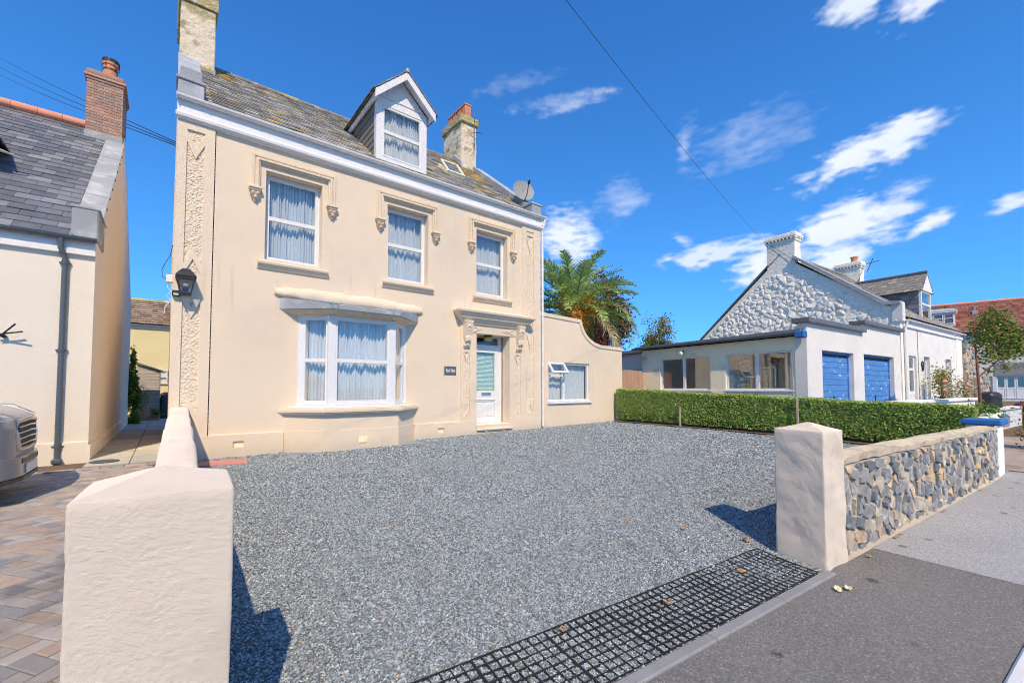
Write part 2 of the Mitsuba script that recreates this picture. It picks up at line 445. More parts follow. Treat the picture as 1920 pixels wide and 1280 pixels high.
TB = lambda p, n, uv: (lambda v: v[0] * -.004 + v[2] * .003)(voronoi(p.x * 110, p.y * 110))
mat('m_tarmac_dark', tarmac((.115, .113, .11), (.215, .21, .205), .035), .9, .25, bump=TB)
mat('m_tarmac_light', tarmac((.25, .255, .26), (.39, .395, .40), .08), .9, .25, bump=TB)
mat('m_ground', tone((.16, .15, .12), .2, .6), .95, .1)
mat('m_soil', tone((.13, .095, .07), .25, 6), .95, .1, bump=lambda p, n, uv: fbm(p.x * 20, p.y * 20, 0, 3) * .03)
# ------------------------------------------------------------------ ground
A_ST = math.radians(5.3)
E1 = np.array([math.cos(A_ST), -math.sin(A_ST), 0]); E2 = np.array([math.sin(A_ST), math.cos(A_ST), 0])
Y_EDGE = lambda x: -8.03 - .0905 * np.asarray(x, float)


def sstep(a, b, x):
    t = np.clip((x - a) / (b - a), 0, 1)
    return t * t * (3 - 2 * t)


def zg(x, y):
    """height of forecourt, driveway and gardens above the pavement"""
    x, y = np.asarray(x, float), np.asarray(y, float)
    s = y - Y_EDGE(x)
    return .17 * sstep(0, 1.8, s) + .09 * np.clip(s / 8.3, 0, 1.1) + .011 * np.clip(x, -2, 16) * np.clip(s / 3, 0, 1)


put('ground', grid(-400, 400, -400, 400, 3, 3, lambda u, v: (u, v, -.12 + 0 * u)), 'm_ground', kind='structure')
# garden ground behind the street line (house plots), one gently rising sheet
put('ground', grid(-30, 60, 0, 1, 91, 60, lambda u, v: (u, Y_EDGE(u) + .12 + (v ** 2) * 60, np.where(u > 12.6, np.minimum(zg(u, Y_EDGE(u) + .1 + v ** 2 * 60) * np.clip((v ** 2 * 60 - .2 - 1.4 * (u > 12.9)) / 1.6, 0.05, 1) + np.clip((u - 12.6) / 3, 0, 1) * .30 * np.clip((v ** 2 * 60 - 2.2) / 1.4, 0, 1), .72) - .02, zg(u, Y_EDGE(u) + .1 + v ** 2 * 60) - .03))), 'm_soil', kind='structure')

# pavement: dark new tarmac, old light tarmac beyond, kerb and road
P0 = np.array([0, -8.03, 0]); st = lambda a, b: (P0 + E1 * a + E2 * b)       # street coordinates: a along, b away from the road


def strip(a0, a1, b0, b1, z, na=2, nb=2):
    return grid(a0, a1, b0, b1, na, nb, lambda u, v: (P0[0] + E1[0] * u + E2[0] * v, P0[1] + E1[1] * u + E2[1] * v, z + 0 * u))


put('pavement', strip(-12, 5.40, -1.125, .16, -.006), 'm_tarmac_dark', kind='structure')
put('pavement', strip(5.40, 30, -1.125, .25, -.003), 'm_tarmac_light', kind='structure')
put('road', strip(-40, 60, -9, -1.43, -.11), 'm_tarmac_light', kind='structure')
kerb = thing('kerb', None, None, kind='structure')
for k in range(14):
    a0 = -5 + k * .915
    part(kerb, 'kerb_stone', mv(cb(a0 + .003, a0 + .91, -1.43, -1.128, -.2, .006, .015), frame(P0, E1, E2)), 'm_kerb')
# edging strip along the drive entrance
edging = thing('edging', None, None, kind='structure')
for k in range(5):
    a0 = .05 + k * .87
    part(edging, 'edging_stone', mv(cb(a0 + .003, a0 + .865, -.085, -.005, -.1, .012, .008), frame(P0 + E1 * .0, E1, E2)), 'm_concrete')

# gravel forecourt: bed sheet + real stones
FX0, FX1 = .12, 12.5


def bed(u, v):
    x = FX0 + u * (FX1 - FX0)
    y = Y_EDGE(x) + v * (0.03 - Y_EDGE(x))
    return x, y, zg(x, y) + .012 * (meshkit.fbm(np.stack([x * .8, y * .8, 0 * x], -1), 3) - .5)


put('gravel_bed', grid(0, 1, 0, 1, 130, 100, bed), 'm_gravel_bed', smooth=True, kind='structure')


def gravel():
    rng = np.random.default_rng(5)
    n = 1600000
    x = FX0 + rng.random(n) * (FX1 - FX0)
    y = Y_EDGE(x) + rng.random(n) * (0 - Y_EDGE(x))
    area = (FX1 - FX0) * 8.6
    dx, dy = x - EYE[0], y - EYE[1]
    dep = FW[0] * dx + FW[1] * dy
    rho = np.where(dep < 3.6, 11000, np.where(dep < 5.2, 6500, np.where(dep < 8, 2600, 900)))
    lat = FW[1] * dx - FW[0] * dy
    keep = (rng.random(n) < rho / (n / area)) & (dep > .4) & (abs(lat / np.maximum(dep, .1)) < 1.35) & (lat / np.maximum(dep, .1) > -.85)
    keep &= ~((x < 4.67) & (x > 1.8) & (y > -.6))
    x, y, dep = x[keep], y[keep], dep[keep]
    m = len(x)
    s = (.0048 + .0042 * rng.random(m) ** 2) * np.where(dep < 3.6, 1, np.where(dep < 5.2, 1.2, np.where(dep < 8, 1.6, 2.2)))
    _, _, z = bed((x - FX0) / (FX1 - FX0), (y - Y_EDGE(x)) / (0.03 - Y_EDGE(x)))
    # octahedra with random stretch, flattened, random spin
    O = np.array([[1, 0, 0], [0, 1, 0], [-1, 0, 0], [0, -1, 0], [.2, .1, 1], [0, 0, -1]], float)
    V = O[None] * (s[:, None] * np.stack([1.25 + .5 * rng.random(m), .8 + .3 * rng.random(m), .55 + .4 * rng.random(m)], -1).reshape(m, 3))[:, None, :]
    V *= (.75 + .5 * rng.random((m, 6, 1)))
    a, t = rng.random(m) * 2 * PI, rng.normal(size=m) * .45
    V[:, :, 2], V[:, :, 0] = V[:, :, 2] * np.cos(t)[:, None] + V[:, :, 0] * np.sin(t)[:, None], V[:, :, 0] * np.cos(t)[:, None] - V[:, :, 2] * np.sin(t)[:, None]
    X = V[:, :, 0] * np.cos(a)[:, None] - V[:, :, 1] * np.sin(a)[:, None]
    Y = V[:, :, 0] * np.sin(a)[:, None] + V[:, :, 1] * np.cos(a)[:, None]
    V = np.stack([X + x[:, None], Y + y[:, None], V[:, :, 2] + (z + s * .25 + rng.random(m) * .004 - .001 * (y - Y_EDGE(x) < .56))[:, None]], -1).reshape(-1, 3)
    F = np.array([[0, 1, 4], [1, 2, 4], [2, 3, 4], [3, 0, 4]])      # the undersides are never seen
    F = (np.arange(m)[:, None, None] * 6 + F[None]).reshape(-1, 3)
    c = np.array([.262, .306, .33]) * (.33 + 1.42 * rng.random((m, 1)) ** 1.3)
    w = rng.random(m)
    c[w > .965] = np.array([.40, .30, .20]) * (.6 + .7 * rng.random(((w > .965).sum(), 1)))
    c[w < .02] = np.array([.55, .55, .53]) * (.8 + .4 * rng.random(((w < .02).sum(), 1)))
    return tm(V, F), np.repeat(c, 6, 0)


gm, gc = gravel()
put('gravel', gm, 'm_vcol', color=gc, label='blue grey gravel chippings covering the forecourt', cat='gravel', kind='stuff')

# black plastic gravel grid on the ramp
gg = thing('gravel_grid', 'black plastic gravel retaining grid along the drive entrance', 'paving grid')
rng = np.random.default_rng(8)
for k in range(8):
    a0 = .25 + k * .505
    rows = 8
    wa, cell = .50, .0625
    b0 = .01
    ms = []
    for i in range(rows + 1):
        if i == rows and rng.random() < .25:
            continue
        ms.append((0, wa, b0 + i * cell - .0028, b0 + i * cell + .0028))
    for j in range(9):
        ms.append((j * cell - .0028 * (1 + .6 * (j in (0, 8))), j * cell + .0028 * (1 + .6 * (j in (0, 8))), b0, b0 + rows * cell))
    out = []
    for u0, u1, v0, v1 in ms:
        nu, nv = max(2, int((u1 - u0) / .08) + 1), max(2, int((v1 - v0) / .08) + 1)

        def top(u, v, dz=0.0):
            X, Y = P0[0] + E1[0] * (a0 + u) + E2[0] * v, P0[1] + E1[1] * (a0 + u) + E2[1] * v
            return X, Y, zg(X, Y) + .0135 + .003 * np.sin(u * 5 + k) * np.cos(v * 7 + k * 2) + dz
        out.append(grid(u0, u1, v0, v1, nu, nv, top))
        for uu in ((v0, v1) if u1 - u0 > v1 - v0 else (u0, u1)):                       # the ribs' upright sides
            if u1 - u0 > v1 - v0:
                out.append(grid(u0, u1, -.03, 0, nu, 2, lambda u, w, vv=uu: top(u, vv + 0 * u, w)))
            else:
                out.append(grid(v0, v1, -.03, 0, nv, 2, lambda v, w, uv_=uu: top(uv_ + 0 * v, v, w)))
    part(gg, 'grid_panel', cat(out), 'm_plastic')

# driveway of block pavers on the left (herringbone), path of slabs beside the house
put('driveway', grid(-9, .02, 0, 1, 40, 40, lambda u, v: (u, Y_EDGE(u) + v * (.55 - Y_EDGE(u)), zg(u, Y_EDGE(u) + v * (.55 - Y_EDGE(u))) - .008)), 'm_joint', smooth=True, kind='structure')


def pavers():
    rng = np.random.default_rng(3)
    L, W = .204, .102
    items = []
    ang = math.radians(38)
    ca, sa = math.cos(ang), math.sin(ang)
    for i in range(-80, 80):
        for j in range(-80, 80):
            # herringbone: unit pairs stepping along the diagonal
            ux, uy = i * W + j * L, -i * W + j * L
            for hor in (0, 1):
                if hor:
                    r = (ux, uy, ux + L, uy + W)
                else:
                    r = (ux + W, uy + W, ux + 2 * W, uy + W + L)
                cx, cy = (r[0] + r[2]) / 2, (r[1] + r[3]) / 2
                X, Y = ca * cx - sa * cy - 2.0, sa * cx + ca * cy - 4.5
                if not (-4.6 < X < -.22 and Y_EDGE(X) + .03 < Y < .30):
                    continue
                if X > -1.5 and Y > .05:
                    continue
                dx, dy = X - EYE[0], Y - EYE[1]
                dep, lat = FW[0] * dx + FW[1] * dy, FW[1] * dx - FW[0] * dy
                if dep < .3 or lat / dep < -1.45:
                    continue
                items.append((math.hypot(dx, dy), X, Y, r))
    items.sort(key=lambda t: t[0])
    rest = [[] for _ in range(6)]
    for n_, (d, X, Y, r) in enumerate(items):
        w, h = (r[2] - r[0]) / 2 - .003, (r[3] - r[1]) / 2 - .003
        tilt = rng.normal(size=2) * .012
        V = []
        for sx, sy, ins, zz in [(a, b, 0, -.02) for a, b in ((-1, -1), (1, -1), (1, 1), (-1, 1))] + [(a, b, 0, -.004) for a, b in ((-1, -1), (1, -1), (1, 1), (-1, 1))] + [(a, b, .006, 0) for a, b in ((-1, -1), (1, -1), (1, 1), (-1, 1))]:
            lx, ly = sx * (w - ins), sy * (h - ins)
            px, py = X + ca * lx - sa * ly, Y + sa * lx + ca * ly
            V.append([px, py, zg(px, py) + .004 + zz + tilt[0] * lx + tilt[1] * ly])
        F = []
        for a in (0, 4):
            for q in range(4):
                F.append([a + q, a + (q + 1) % 4, a + 4 + (q + 1) % 4, a + 4 + q])
        F.append([8, 9, 10, 11])
        m = tm(V, np.array(F))
        c = int(rng.choice(6, p=[.18, .22, .18, .12, .16, .14]))
        if n_ < 300:
            part('driveway', 'paver', m, f'm_paver{c}')
        else:
            rest[c].append(m)
    for c in range(6):
        if rest[c]:
            part('driveway', 'far_paver', cat(rest[c]), f'm_paver{c}', kind='stuff')


pavers()
for k in range(5):                                      # border course in front of the path
    part('driveway', 'border_paver', cb(-1.46 + k * .30, -1.17 + k * .30, .06, .26, .2, zg(-1, .2) + .006, .008), f'm_paver{k % 4}')
put('path', bx(-1.1, -.01, .3, 24, 0, .235), 'm_joint', kind='structure')
for k in range(18):
    for q, (xa, xb) in enumerate(((-1.09, -.52), (-.51, -.02))):
        part('path', 'slab', cb(xa, xb, .30 + k * .92, .30 + k * .92 + .905, .2, .27 + .003 * ((k * 7 + q * 3) % 3), .008), f'm_slab{(k * 2 + q) % 3}')
put('manhole_cover', cat([lathe([(.0, .255), (.19, .255), (.20, .286), (.185, .290), (0, .290)], (-.86, .72, 0), 28)] + [bx(-.98, -.74, .72 + d - .006, .72 + d + .006, .28, .294) for d in (-.08, -.03, .03, .08)]), 'm_dark_pipe', label='round dark metal manhole cover at the start of the side path', cat='manhole cover')
mh = put('inspection_slab', mv(cb(-.36, .36, -.28, .28, -.1, .022, .01), rotz(-8, (.76, -.66, float(zg(.76, -.66))))), 'm_red_slab', label='flat red square slab set in the gravel at the house corner', cat='slab')

# gate pillars and low boundary wall of the forecourt
gp = put('gate_pillar', mv(lump(-.205, .205, -.19, .19, -.15, 1.215, r=.008, amp=.005, freq=3.2, top=.065, sub=6, seed=4, fine=.002), rotz(-2.5, (-.055, -7.725, 0))), 'm_pillar', smooth=50, label='large cream rendered gate pillar in the left foreground', cat='gate pillar', group='pair of gate pillars')
gp = put('gate_pillar', mv(lump(-.215, .215, -.20, .20, -.15, 1.175, r=.012, amp=.020, freq=4.2, top=.06, sub=6, seed=17, fine=.0025), rotz(-5.3, (4.600, -8.275, 0))), 'm_pillar', smooth=50, label='cream rendered gate pillar at the end of the rubble stone wall', cat='gate pillar', group='pair of gate pillars')


def lowwall():
    n, Y0, Y1 = 160, -7.54, -.055
    prof = [(-1, 0), (-1, .80), (-1, .93), (-.96, .975), (-.80, .996), (-.3, 1.0), (.3, 1.0), (.80, .996), (.96, .975), (1, .93), (1, .80), (1, 0)]
    V = []
    for i in range(n):
        y = Y0 + (Y1 - Y0) * i / (n - 1)
        t = i / (n - 1)
        xl, xr = -.125 + .125 * t, .10 + .18 * t
        h = 1.03 + .20 * t
        for q, (u, w) in enumerate(prof):
            nn = meshkit.fbm(np.array([[u * .4, y * 1.3, w * 2.0]]), 3, 3)[0] - .5
            side = 1 if abs(u) > .9 else 0
            V.append([(xl + xr) / 2 + u * (xr - xl) / 2 + .03 * nn * np.sign(u) * side, y, -.1 + (h + .1) * w + .03 * nn * (1 - side) + .010 * math.sin(y * 4.5)])
    k = len(prof)
    F = [[i * k + q, i * k + q + 1, (i + 1) * k + q + 1, (i + 1) * k + q] for i in range(n - 1) for q in range(k - 1)]
    return tm(V, np.array(F)[:, ::-1])


put('boundary_wall', lowwall(), 'm_pillar', smooth=50, label='low cream rendered wall from left pillar back to the house corner', cat='wall')

# rubble stone wall on the pavement
WA0, WA1 = 4.82, 11.50
P_W = np.array([0, -7.985, 0])
wt = lambda a: P_W + E1 * a
sw = thing('stone_wall', 'low rubble stone wall with sandy cement coping beside the pavement', 'wall')
Hs = lambda a: .905 - (a - 4.8) * .004
part(sw, 'core', mv(cat([bx(WA0, WA1, -.016, .30, -.2, .84)]), frame(P_W, E1, E2)), 'm_mortar')


def wface(u, v, h):
    return P_W[None] + E1[None] * u[:, None] - E2[None] * np.asarray(h)[:, None] + np.array([0, 0, 1.0])[None] * v[:, None] + E2[None] * .02


rng = np.random.default_rng(21)
rings = cells(sbox(WA0, -.02, WA1, .83), .15, .13, 12, .0055, .72)
rings.sort(key=lambda r: r[:, 0].mean())
for r in rings[:300]:
    c = int(rng.choice(8, p=[.22, .17, .14, .08, .17, .10, .05, .07]))
    part(sw, 'stone', stone(r, wface, .034 + .036 * rng.random(), rng, .02, .010, .09, .82), f'm_stone{c}', smooth=32)
if len(rings) > 300:
    part(sw, 'far_stone', cat([stone(r, wface, .045, rng, .05, .02) for r in rings[300:]]), 'm_stone4', kind='stuff')


def coping():
    n = 90
    prof = [(-.028, .775), (-.042, .815), (-.034, .855), (-.012, .888), (.03, .897), (.12, .915), (.22, .91), (.31, .88), (.325, .80), (.325, .6)]
    V = []
    for i in range(n):
        a = WA0 + (WA1 - WA0) * i / (n - 1)
        for q, (b, z) in enumerate(prof):
            nn = meshkit.fbm(np.array([[a * 3.1, q * .7, 2.0]]), 3, 8)[0] - .5
            zz = z + (Hs(a) - .905) + .06 * nn * (1 if q > 1 else 2.2) * (.5 if 3 < q < 8 else 1)
            V.append(P_W + E1 * a + E2 * (b + .01 * nn) + np.array([0, 0, zz + (.10 if q < 2 else 0)]))
    k = len(prof)
    return tm(V, np.array([[i * k + q, (i + 1) * k + q, (i + 1) * k + q + 1, i * k + q + 1] for i in range(n - 1) for q in range(k - 1)]))


mat('m_coping', tone((.47, .41, .31), .16, 3.5, (.31, .275, .21), .46, .75, 4), .9, .1, bump=lambda p, n, uv: fbm(p.x * 30, p.y * 30, p.z * 30, 3) * .008)
part(sw, 'coping', coping(), 'm_coping', smooth=50)
# skirt of cement at the wall foot
part(sw, 'footing', mv(hull([[WA0, .03, -.02], [WA1, .03, -.02], [WA0, -.075, -.01], [WA1, -.075, -.01], [WA0, .03, .05], [WA1, .03, .05]]), frame(P_W, E1, E2)), 'm_mortar')
bp = thing('blue_capped_pillar', 'white square pillar with bright blue cap at far end of stone wall', 'gate pillar')
part(bp, 'body', mv(cb(11.50, 12.02, -.03, .36, -.2, .90, .012), frame(P_W, E1, E2)), 'm_white_wall')
part(bp, 'cap', mv(cb(11.44, 12.08, -.09, .42, .90, 1.00, .02), frame(P_W, E1, E2)), 'm_blue_cap')

# hedge with its stakes
rng = np.random.default_rng(31)
hd = thing('hedge', 'long clipped green privet hedge along the right side of the gravel', 'hedge')
HY0, HY1, HX = -8.75, -.12, 12.32


def htop(y):
    return 1.17 + .37 * (y + 8.75) / 8.6


part(hd, 'stems', grid(HY0 + .15, HY1 - .1, 0, 1, 40, 12, lambda y, t: (HX + .16 + .02 * np.sin(y * 9) + np.where(t > .55, (t - .55) * 1.1, 0), y, zg(12.3, y) + np.minimum(t / .55, 1) * (htop(y) - zg(12.3, y) - .14))), 'm_soil')
N = 90000
y = HY0 + rng.random(N) * (HY1 - HY0)
side = rng.random(N)
lump_ = meshkit.fbm(np.stack([y * 1.4, rng.random(N) * .2, 0 * y], -1), 2) * .1
zb, zt = zg(12.3, y), htop(y) + .05 * (meshkit.fbm(np.stack([y * 2, 0 * y, 0 * y], -1), 3) - .5)
zz = zb + .10 + rng.random(N) ** .9 * (zt - zb - .10)
dep_ = np.abs(rng.normal(size=N)) * .07
X = HX + dep_ + .06 * (meshkit.fbm(np.stack([y * 2.5, zz * 2.5, 0 * y], -1), 3) - .5) - .03
topm = side > .66
X = np.where(topm, HX + rng.random(N) * .62, X)
zz = np.where(topm, zt - np.abs(rng.normal(size=N)) * .04 + .02 * rng.random(N), zz)
endm = side < .05
zz = np.where(endm, zg(12.3, HY0) + .08 + rng.random(N) * (htop(HY0) - zg(12.3, HY0) - .08), zz)
y = np.where(endm, HY0 + dep_, y); X = np.where(endm, HX + rng.random(N) * .6, X)
thin = (zz - zb < .25) & (rng.random(N) < .45)
P = np.stack([X, y, zz], -1)[~thin]
part(hd, 'foliage', leaves(P, .055, rng, .6), 'm_leaf', color=leafcol(len(P), [(.38, .52, .11), (.30, .43, .09), (.47, .59, .15), (.60, .66, .27), (.21, .33, .08)], rng, .35), kind='stuff')
for yy, hh, lab in ((-2.6, .62, 'short weathered wooden stake against the hedge, nearer the house'), (-5.75, .98, 'weathered wooden stake standing against the hedge, behind the right gate pillar')):
    put('stake', mv(hull([[a, b, c] for a in (-.022, .022) for b in (-.018, .018) for c in (-.1, hh)] + [[0, 0, hh + .02]]), frame((HX - .12, yy, float(zg(HX, yy))), (1, 0, .01), (0, 1, 0), (.02, .02, 1))), 'm_stake', label=lab, cat='stake', group='stakes along the hedge')
put('flower_bed', grid(HX - .22, HX + .9, HY0 - .2, HY1, 8, 60, lambda u, v: (u + .04 * np.sin(v * 3.1) * (u < HX), v, zg(12.3, v) + .022 + .03 * meshkit.fbm(np.stack([u * 3, v * 3, 0 * u], -1), 2))), 'm_soil', smooth=True, kind='structure')

# litter
rng = np.random.default_rng(77)


def leaf_mesh(x, y, z, L, seed):
    r = np.random.default_rng(seed)
    a = r.random() * 6.28

    def fn(u, v):
        w = np.sin(np.clip(u, 0, 1) * PI) ** .7 * (.32 + .08 * np.sin(u * 22))
        xx, yy = (u - .5) * L, v * w * L
        zz = .28 * L * np.abs(v) * w * 2 + .22 * L * np.sin(u * 5 + seed)
        return x + xx * math.cos(a) - yy * math.sin(a), y + xx * math.sin(a) + yy * math.cos(a), z + .006 + np.abs(zz)
    return grid(0.02, 1, -1, 1, 12, 7, fn)


put('fallen_leaf', leaf_mesh(4.02, -8.62, .0, .075, 3), 'm_pale_leaf', label='pale curled dead leaf on the dark tarmac, left of its twin', cat='leaf', group='pale curled leaves on the tarmac')
put('fallen_leaf', leaf_mesh(4.10, -8.665, .0, .07, 6), 'm_pale_leaf', label='pale curled dead leaf on the dark tarmac, right of its twin', cat='leaf', group='pale curled leaves on the tarmac')
GL = [(3.62, -6.95, 'small brown dead leaf alone on the gravel left of the pillar shadow'), (4.02, -7.35, 'small brown dead leaf on the gravel in the right pillar shadow'), (4.36, -7.80, 'small brown dead leaf close to the left side of the right pillar'), (1.9, -7.75, 'brown dead leaf in the middle of the plastic grid'), (2.75, -7.95, 'brown dead leaf on the grid where it nears the edging strip'), (3.7, -8.05, 'brown dead leaf on the far end of the plastic grid'), (1.35, -7.95, 'brown dead leaf on the near end of the plastic grid')]
for k, (x, y, lab) in enumerate(GL):
    put('fallen_leaf', leaf_mesh(x, y, float(zg(x, y)) + .012, .05 + .02 * (k % 3), 10 + k), 'm_leaf_litter', label=lab, cat='leaf', group='brown leaves on the gravel')
for k, (x, y, lab) in enumerate([(5.05, -8.60, 'brown dead leaf on the tarmac just right of the gate pillar'), (5.9, -8.64, 'brown dead leaf at the foot of the stone wall, near its left end'), (7.6, -8.80, 'brown dead leaf at the foot of the stone wall, midway along it'), (9.6, -8.98, 'brown dead leaf at the foot of the stone wall, near the blue cap')]):
    put('fallen_leaf', leaf_mesh(x, y, .002, .06, 40 + k), 'm_leaf_litter', label=lab, cat='leaf', group='brown leaves at the wall foot')
# ------------------------------------------------------------------ main house
H = thing('house', 'large cream rendered house with slate roof, white dormer and bay window', 'house')
ROOF = lambda y: 6.85 + .8 * np.asarray(y, float)
WX = [(1.41, 2.48), (3.94, 5.01), (6.47, 7.54)]
holes = [sbox(a, 4.12, b, 5.92) for a, b in WX] + [sbox(6.46, .44, 7.60, 3.045), sbox(2.25, 1.22, 4.22, 3.02)]
front = Polygon([(0, -.1), (8.8, -.1), (8.8, 6.84), (0, 6.84)]).difference(unary_union(holes))
gable = Polygon([(0.3, -.1), (8, -.1), (8, 6.8), (4, 10.0), (.3, 7.04)])
part(H, 'wall', cat([slaby(front, 0, .3), slabx(gable, 0, .25), slabx(gable, 8.55, 8.8), bx(.25, 8.55, 7.75, 8, -.1, 6.8), bx(.25, 8.55, .3, 7.75, 3.3, 3.4), bx(.25, 8.55, .3, 7.75, .2, .3)]), 'm_cream')
# plinth with air vents
vents = [(.96, .44, 1.13, .56), (5.30, .44, 5.47, .56)]
pl = sbox(-.0, -.1, 1.81, .69).union(sbox(4.66, -.1, 6.46, .69)).union(sbox(7.60, -.1, 8.8, .69)).difference(unary_union([sbox(*v) for v in vents]))
for p_ in polys(pl):
    part(H, 'plinth', slaby(p_, -.055, .0), 'm_cream')
for v in vents:
    part(H, 'air_vent', cat([bx(v[0], v[2], -.012, -.004, v[1], v[3])] + [bx(v[0] + .012 + k * .03, v[0] + .026 + k * .03, -.022, -.012, v[1] + .01, v[3] - .01) for k in range(5)]), 'm_off_wall')
part(H, 'door_step', cat([cb(6.46, 7.66, -.115, .33, .425, .475, .01), bx(6.47, 7.60, -.06, .33, .47, .575), bx(6.462, 7.598, -.05, .0, -.1, .43)]), 'm_cream_trim')
for xx in (6.75, 7.35):
    part(H, 'step_pipe', tube([(xx, -.10, .395), (xx, .0, .40)], .022, 10), 'm_cream_trim')


def chev(x0, x1, z, h, t, up):
    """V (up=False) or inverted V band across x0..x1; its point at z"""
    m = (x0 + x1) / 2
    s = -1 if up else 1
    return Polygon([(x0, z + s * h), (m, z), (x1, z + s * h), (x1, z + s * (h + t)), (m, z + s * t), (x0, z + s * (h + t))])


def roughcast(parent, x0, x1, z0, z1, y, seed, res=.009):
    nu, nv = max(6, int((x1 - x0) / res)), int((z1 - z0) / res)

    def fn(u, v):
        q = np.stack([u * 52, v * 52, 0 * u + seed], -1)
        n_ = meshkit.noise(q, seed) + .6 * meshkit.noise(q * 2.3, seed + 1)
        return u, y - .020 * np.clip(n_ - .45, 0, 1), v
    m = grid(x0, x1, z0, z1, nu, nv, fn)
    m.faces = np.asarray(m.faces)
    part(parent, 'roughcast', m, 'm_cream', smooth=True)


def pilaster(name, x0, x1, p0, p1, z0, z1, pz0, pz1, bands, seed, proud=.042):
    strip_ = sbox(x0, z0, x1, z1)
    pan = sbox(p0, pz0, p1, pz1).difference(unary_union(bands))
    k = part(H, name, slaby(strip_.difference(pan), -proud, .0), 'm_cream')
    roughcast(k, p0 - .004, p1 + .004, pz0 - .004, pz1 + .004, -.004, seed)
    return k


pilaster('pilaster', 0, .555, .135, .40, .69, 6.42, .80, 6.26,
         [chev(.135, .40, 5.74, .30, .20, False), chev(.135, .40, 4.10, .30, .20, True), sbox(.135, 3.10, .40, 3.62), chev(.135, .40, 2.82, .30, .20, False), chev(.135, .40, 1.36, .30, .2, True)], 3)
pilaster('pilaster', 8.08, 8.8, 8.24, 8.53, .69, 6.42, .85, 6.26,
         [sbox(8.24, 6.12, 8.53, 6.22), chev(8.24, 8.53, 5.60, .46, .14, False), chev(8.24, 8.53, 3.88, .42, .14, True), sbox(8.24, 3.30, 8.53, 3.42), chev(8.24, 8.53, 2.72, .46, .14, False), chev(8.24, 8.53, 1.22, .36, .13, True)], 5)
part(H, 'groove', bx(.556, .572, -.006, .0, .69, 6.40), 'm_joint')
pilaster('door_pilaster', 5.96, 6.46, 6.05, 6.25, .69, 3.28, .80, 2.62, [sbox(6.05, 2.52, 6.25, 2.60), chev(6.05, 6.25, 2.26, .24, .09, False), chev(6.05, 6.25, .96, .24, .09, True)], 7, .042)
pilaster('door_pilaster', 7.60, 8.10, 7.79, 8.00, .69, 3.28, .80, 2.62, [sbox(7.79, 2.52, 8.00, 2.60), chev(7.79, 8.00, 2.26, .24, .09, False), chev(7.79, 8.00, .96, .24, .09, True)], 9, .042)

# window openings: moulded hoods on brackets, sills, frames, net curtains


def curtain(parent, x0, x1, y, z0, z1, seed, amp=.042, f=30.0, place_=None, name='curtain', mt='m_curtain'):
    def fn(u, v):
        n_ = meshkit.fbm(np.stack([u * f * .55, v * .35, 0 * u + seed], -1), 3, seed) - .5
        return u, y + amp * (np.sin(u * f * 6.28 * (.55 + .0) + 6 * n_) * .6 + 3.2 * n_), v
    m = grid(x0, x1, z0, z1, int((x1 - x0) / .005), 6, fn)
    if place_ is not None:
        m = mv(m, place_)
    part(parent, name, m, mt, smooth=True)


def ringframe(x0, x1, z0, z1, w, y0, y1, bars=()):
    """frame with optional bars, butted without coplanar overlaps"""
    g = sbox(x0, z0, x1, z1).difference(sbox(x0 + w, z0 + w, x1 - w, z1 - w))
    for b in bars:
        g = g.union(sbox(*b))
    return slaby(g, y0, y1)


def window(parent, x0, x1, z0, z1, y, seed, w=.078, mid=None, curt=True, place_=None, name='window', camp=.042, tilt=None):
    mid = (z0 + z1) / 2 if mid is None else mid
    M = np.eye(4) if place_ is None else place_
    m1 = ringframe(x0, x1, z0, z1, w, y, y + .06)
    s0, s1 = x0 + w * .55, x1 - w * .55
    m2 = ringframe(s0, s1, z0 + w * .55, z1 - w * .55, w * .62, y - .012, y + .045, [(s0 + .01, mid - .04, s1 - .01, mid + .04)])
    k = part(parent, name, mv(cat([m1, m2]), M), 'm_pvc')
    for a, b in ((z0 + w * 1.1, mid - .035), (mid + .035, z1 - w * 1.1)):
        part(k, 'pane', mv(tm([[x0 + w, y + .02, a], [x1 - w, y + .02, a], [x1 - w, y + .02, b], [x0 + w, y + .02, b]], [[0, 1, 2, 3]]), M), 'm_glass')
    if curt:
        curtain(k, x0 + .03, x1 - .03, y + .16, z0 + .02, z1 - .02, seed, camp, place_=M)
    return k


def bracket(cx, z):
    ms = [cb(cx - .115, cx + .115, -.125, .0, z - .05, z, .012), cb(cx - .095, cx + .095, -.10, .0, z - .085, z - .05, .012)]
    for (w, d, a, b) in ((.075, .09, -.085, -.15), (.085, .10, -.15, -.19), (.06, .075, -.19, -.235), (.03, .05, -.235, -.285)):
        ms.append(hull([[cx + s * w * q, y, z + h] for s in (-1, 1) for q, h in ((1, (a * 2 + b) / 3), (.6, a), (.7, b)) for y in (0, -d * q)]))
    ms += [trimesh.creation.icosphere(1, .026).apply_translation((cx + s * .045, -.085, z - .125)) for s in (-1, 1)]
    ms += [trimesh.creation.icosphere(1, .030).apply_translation((cx, -.085, z - .205))]
    return cat(ms)


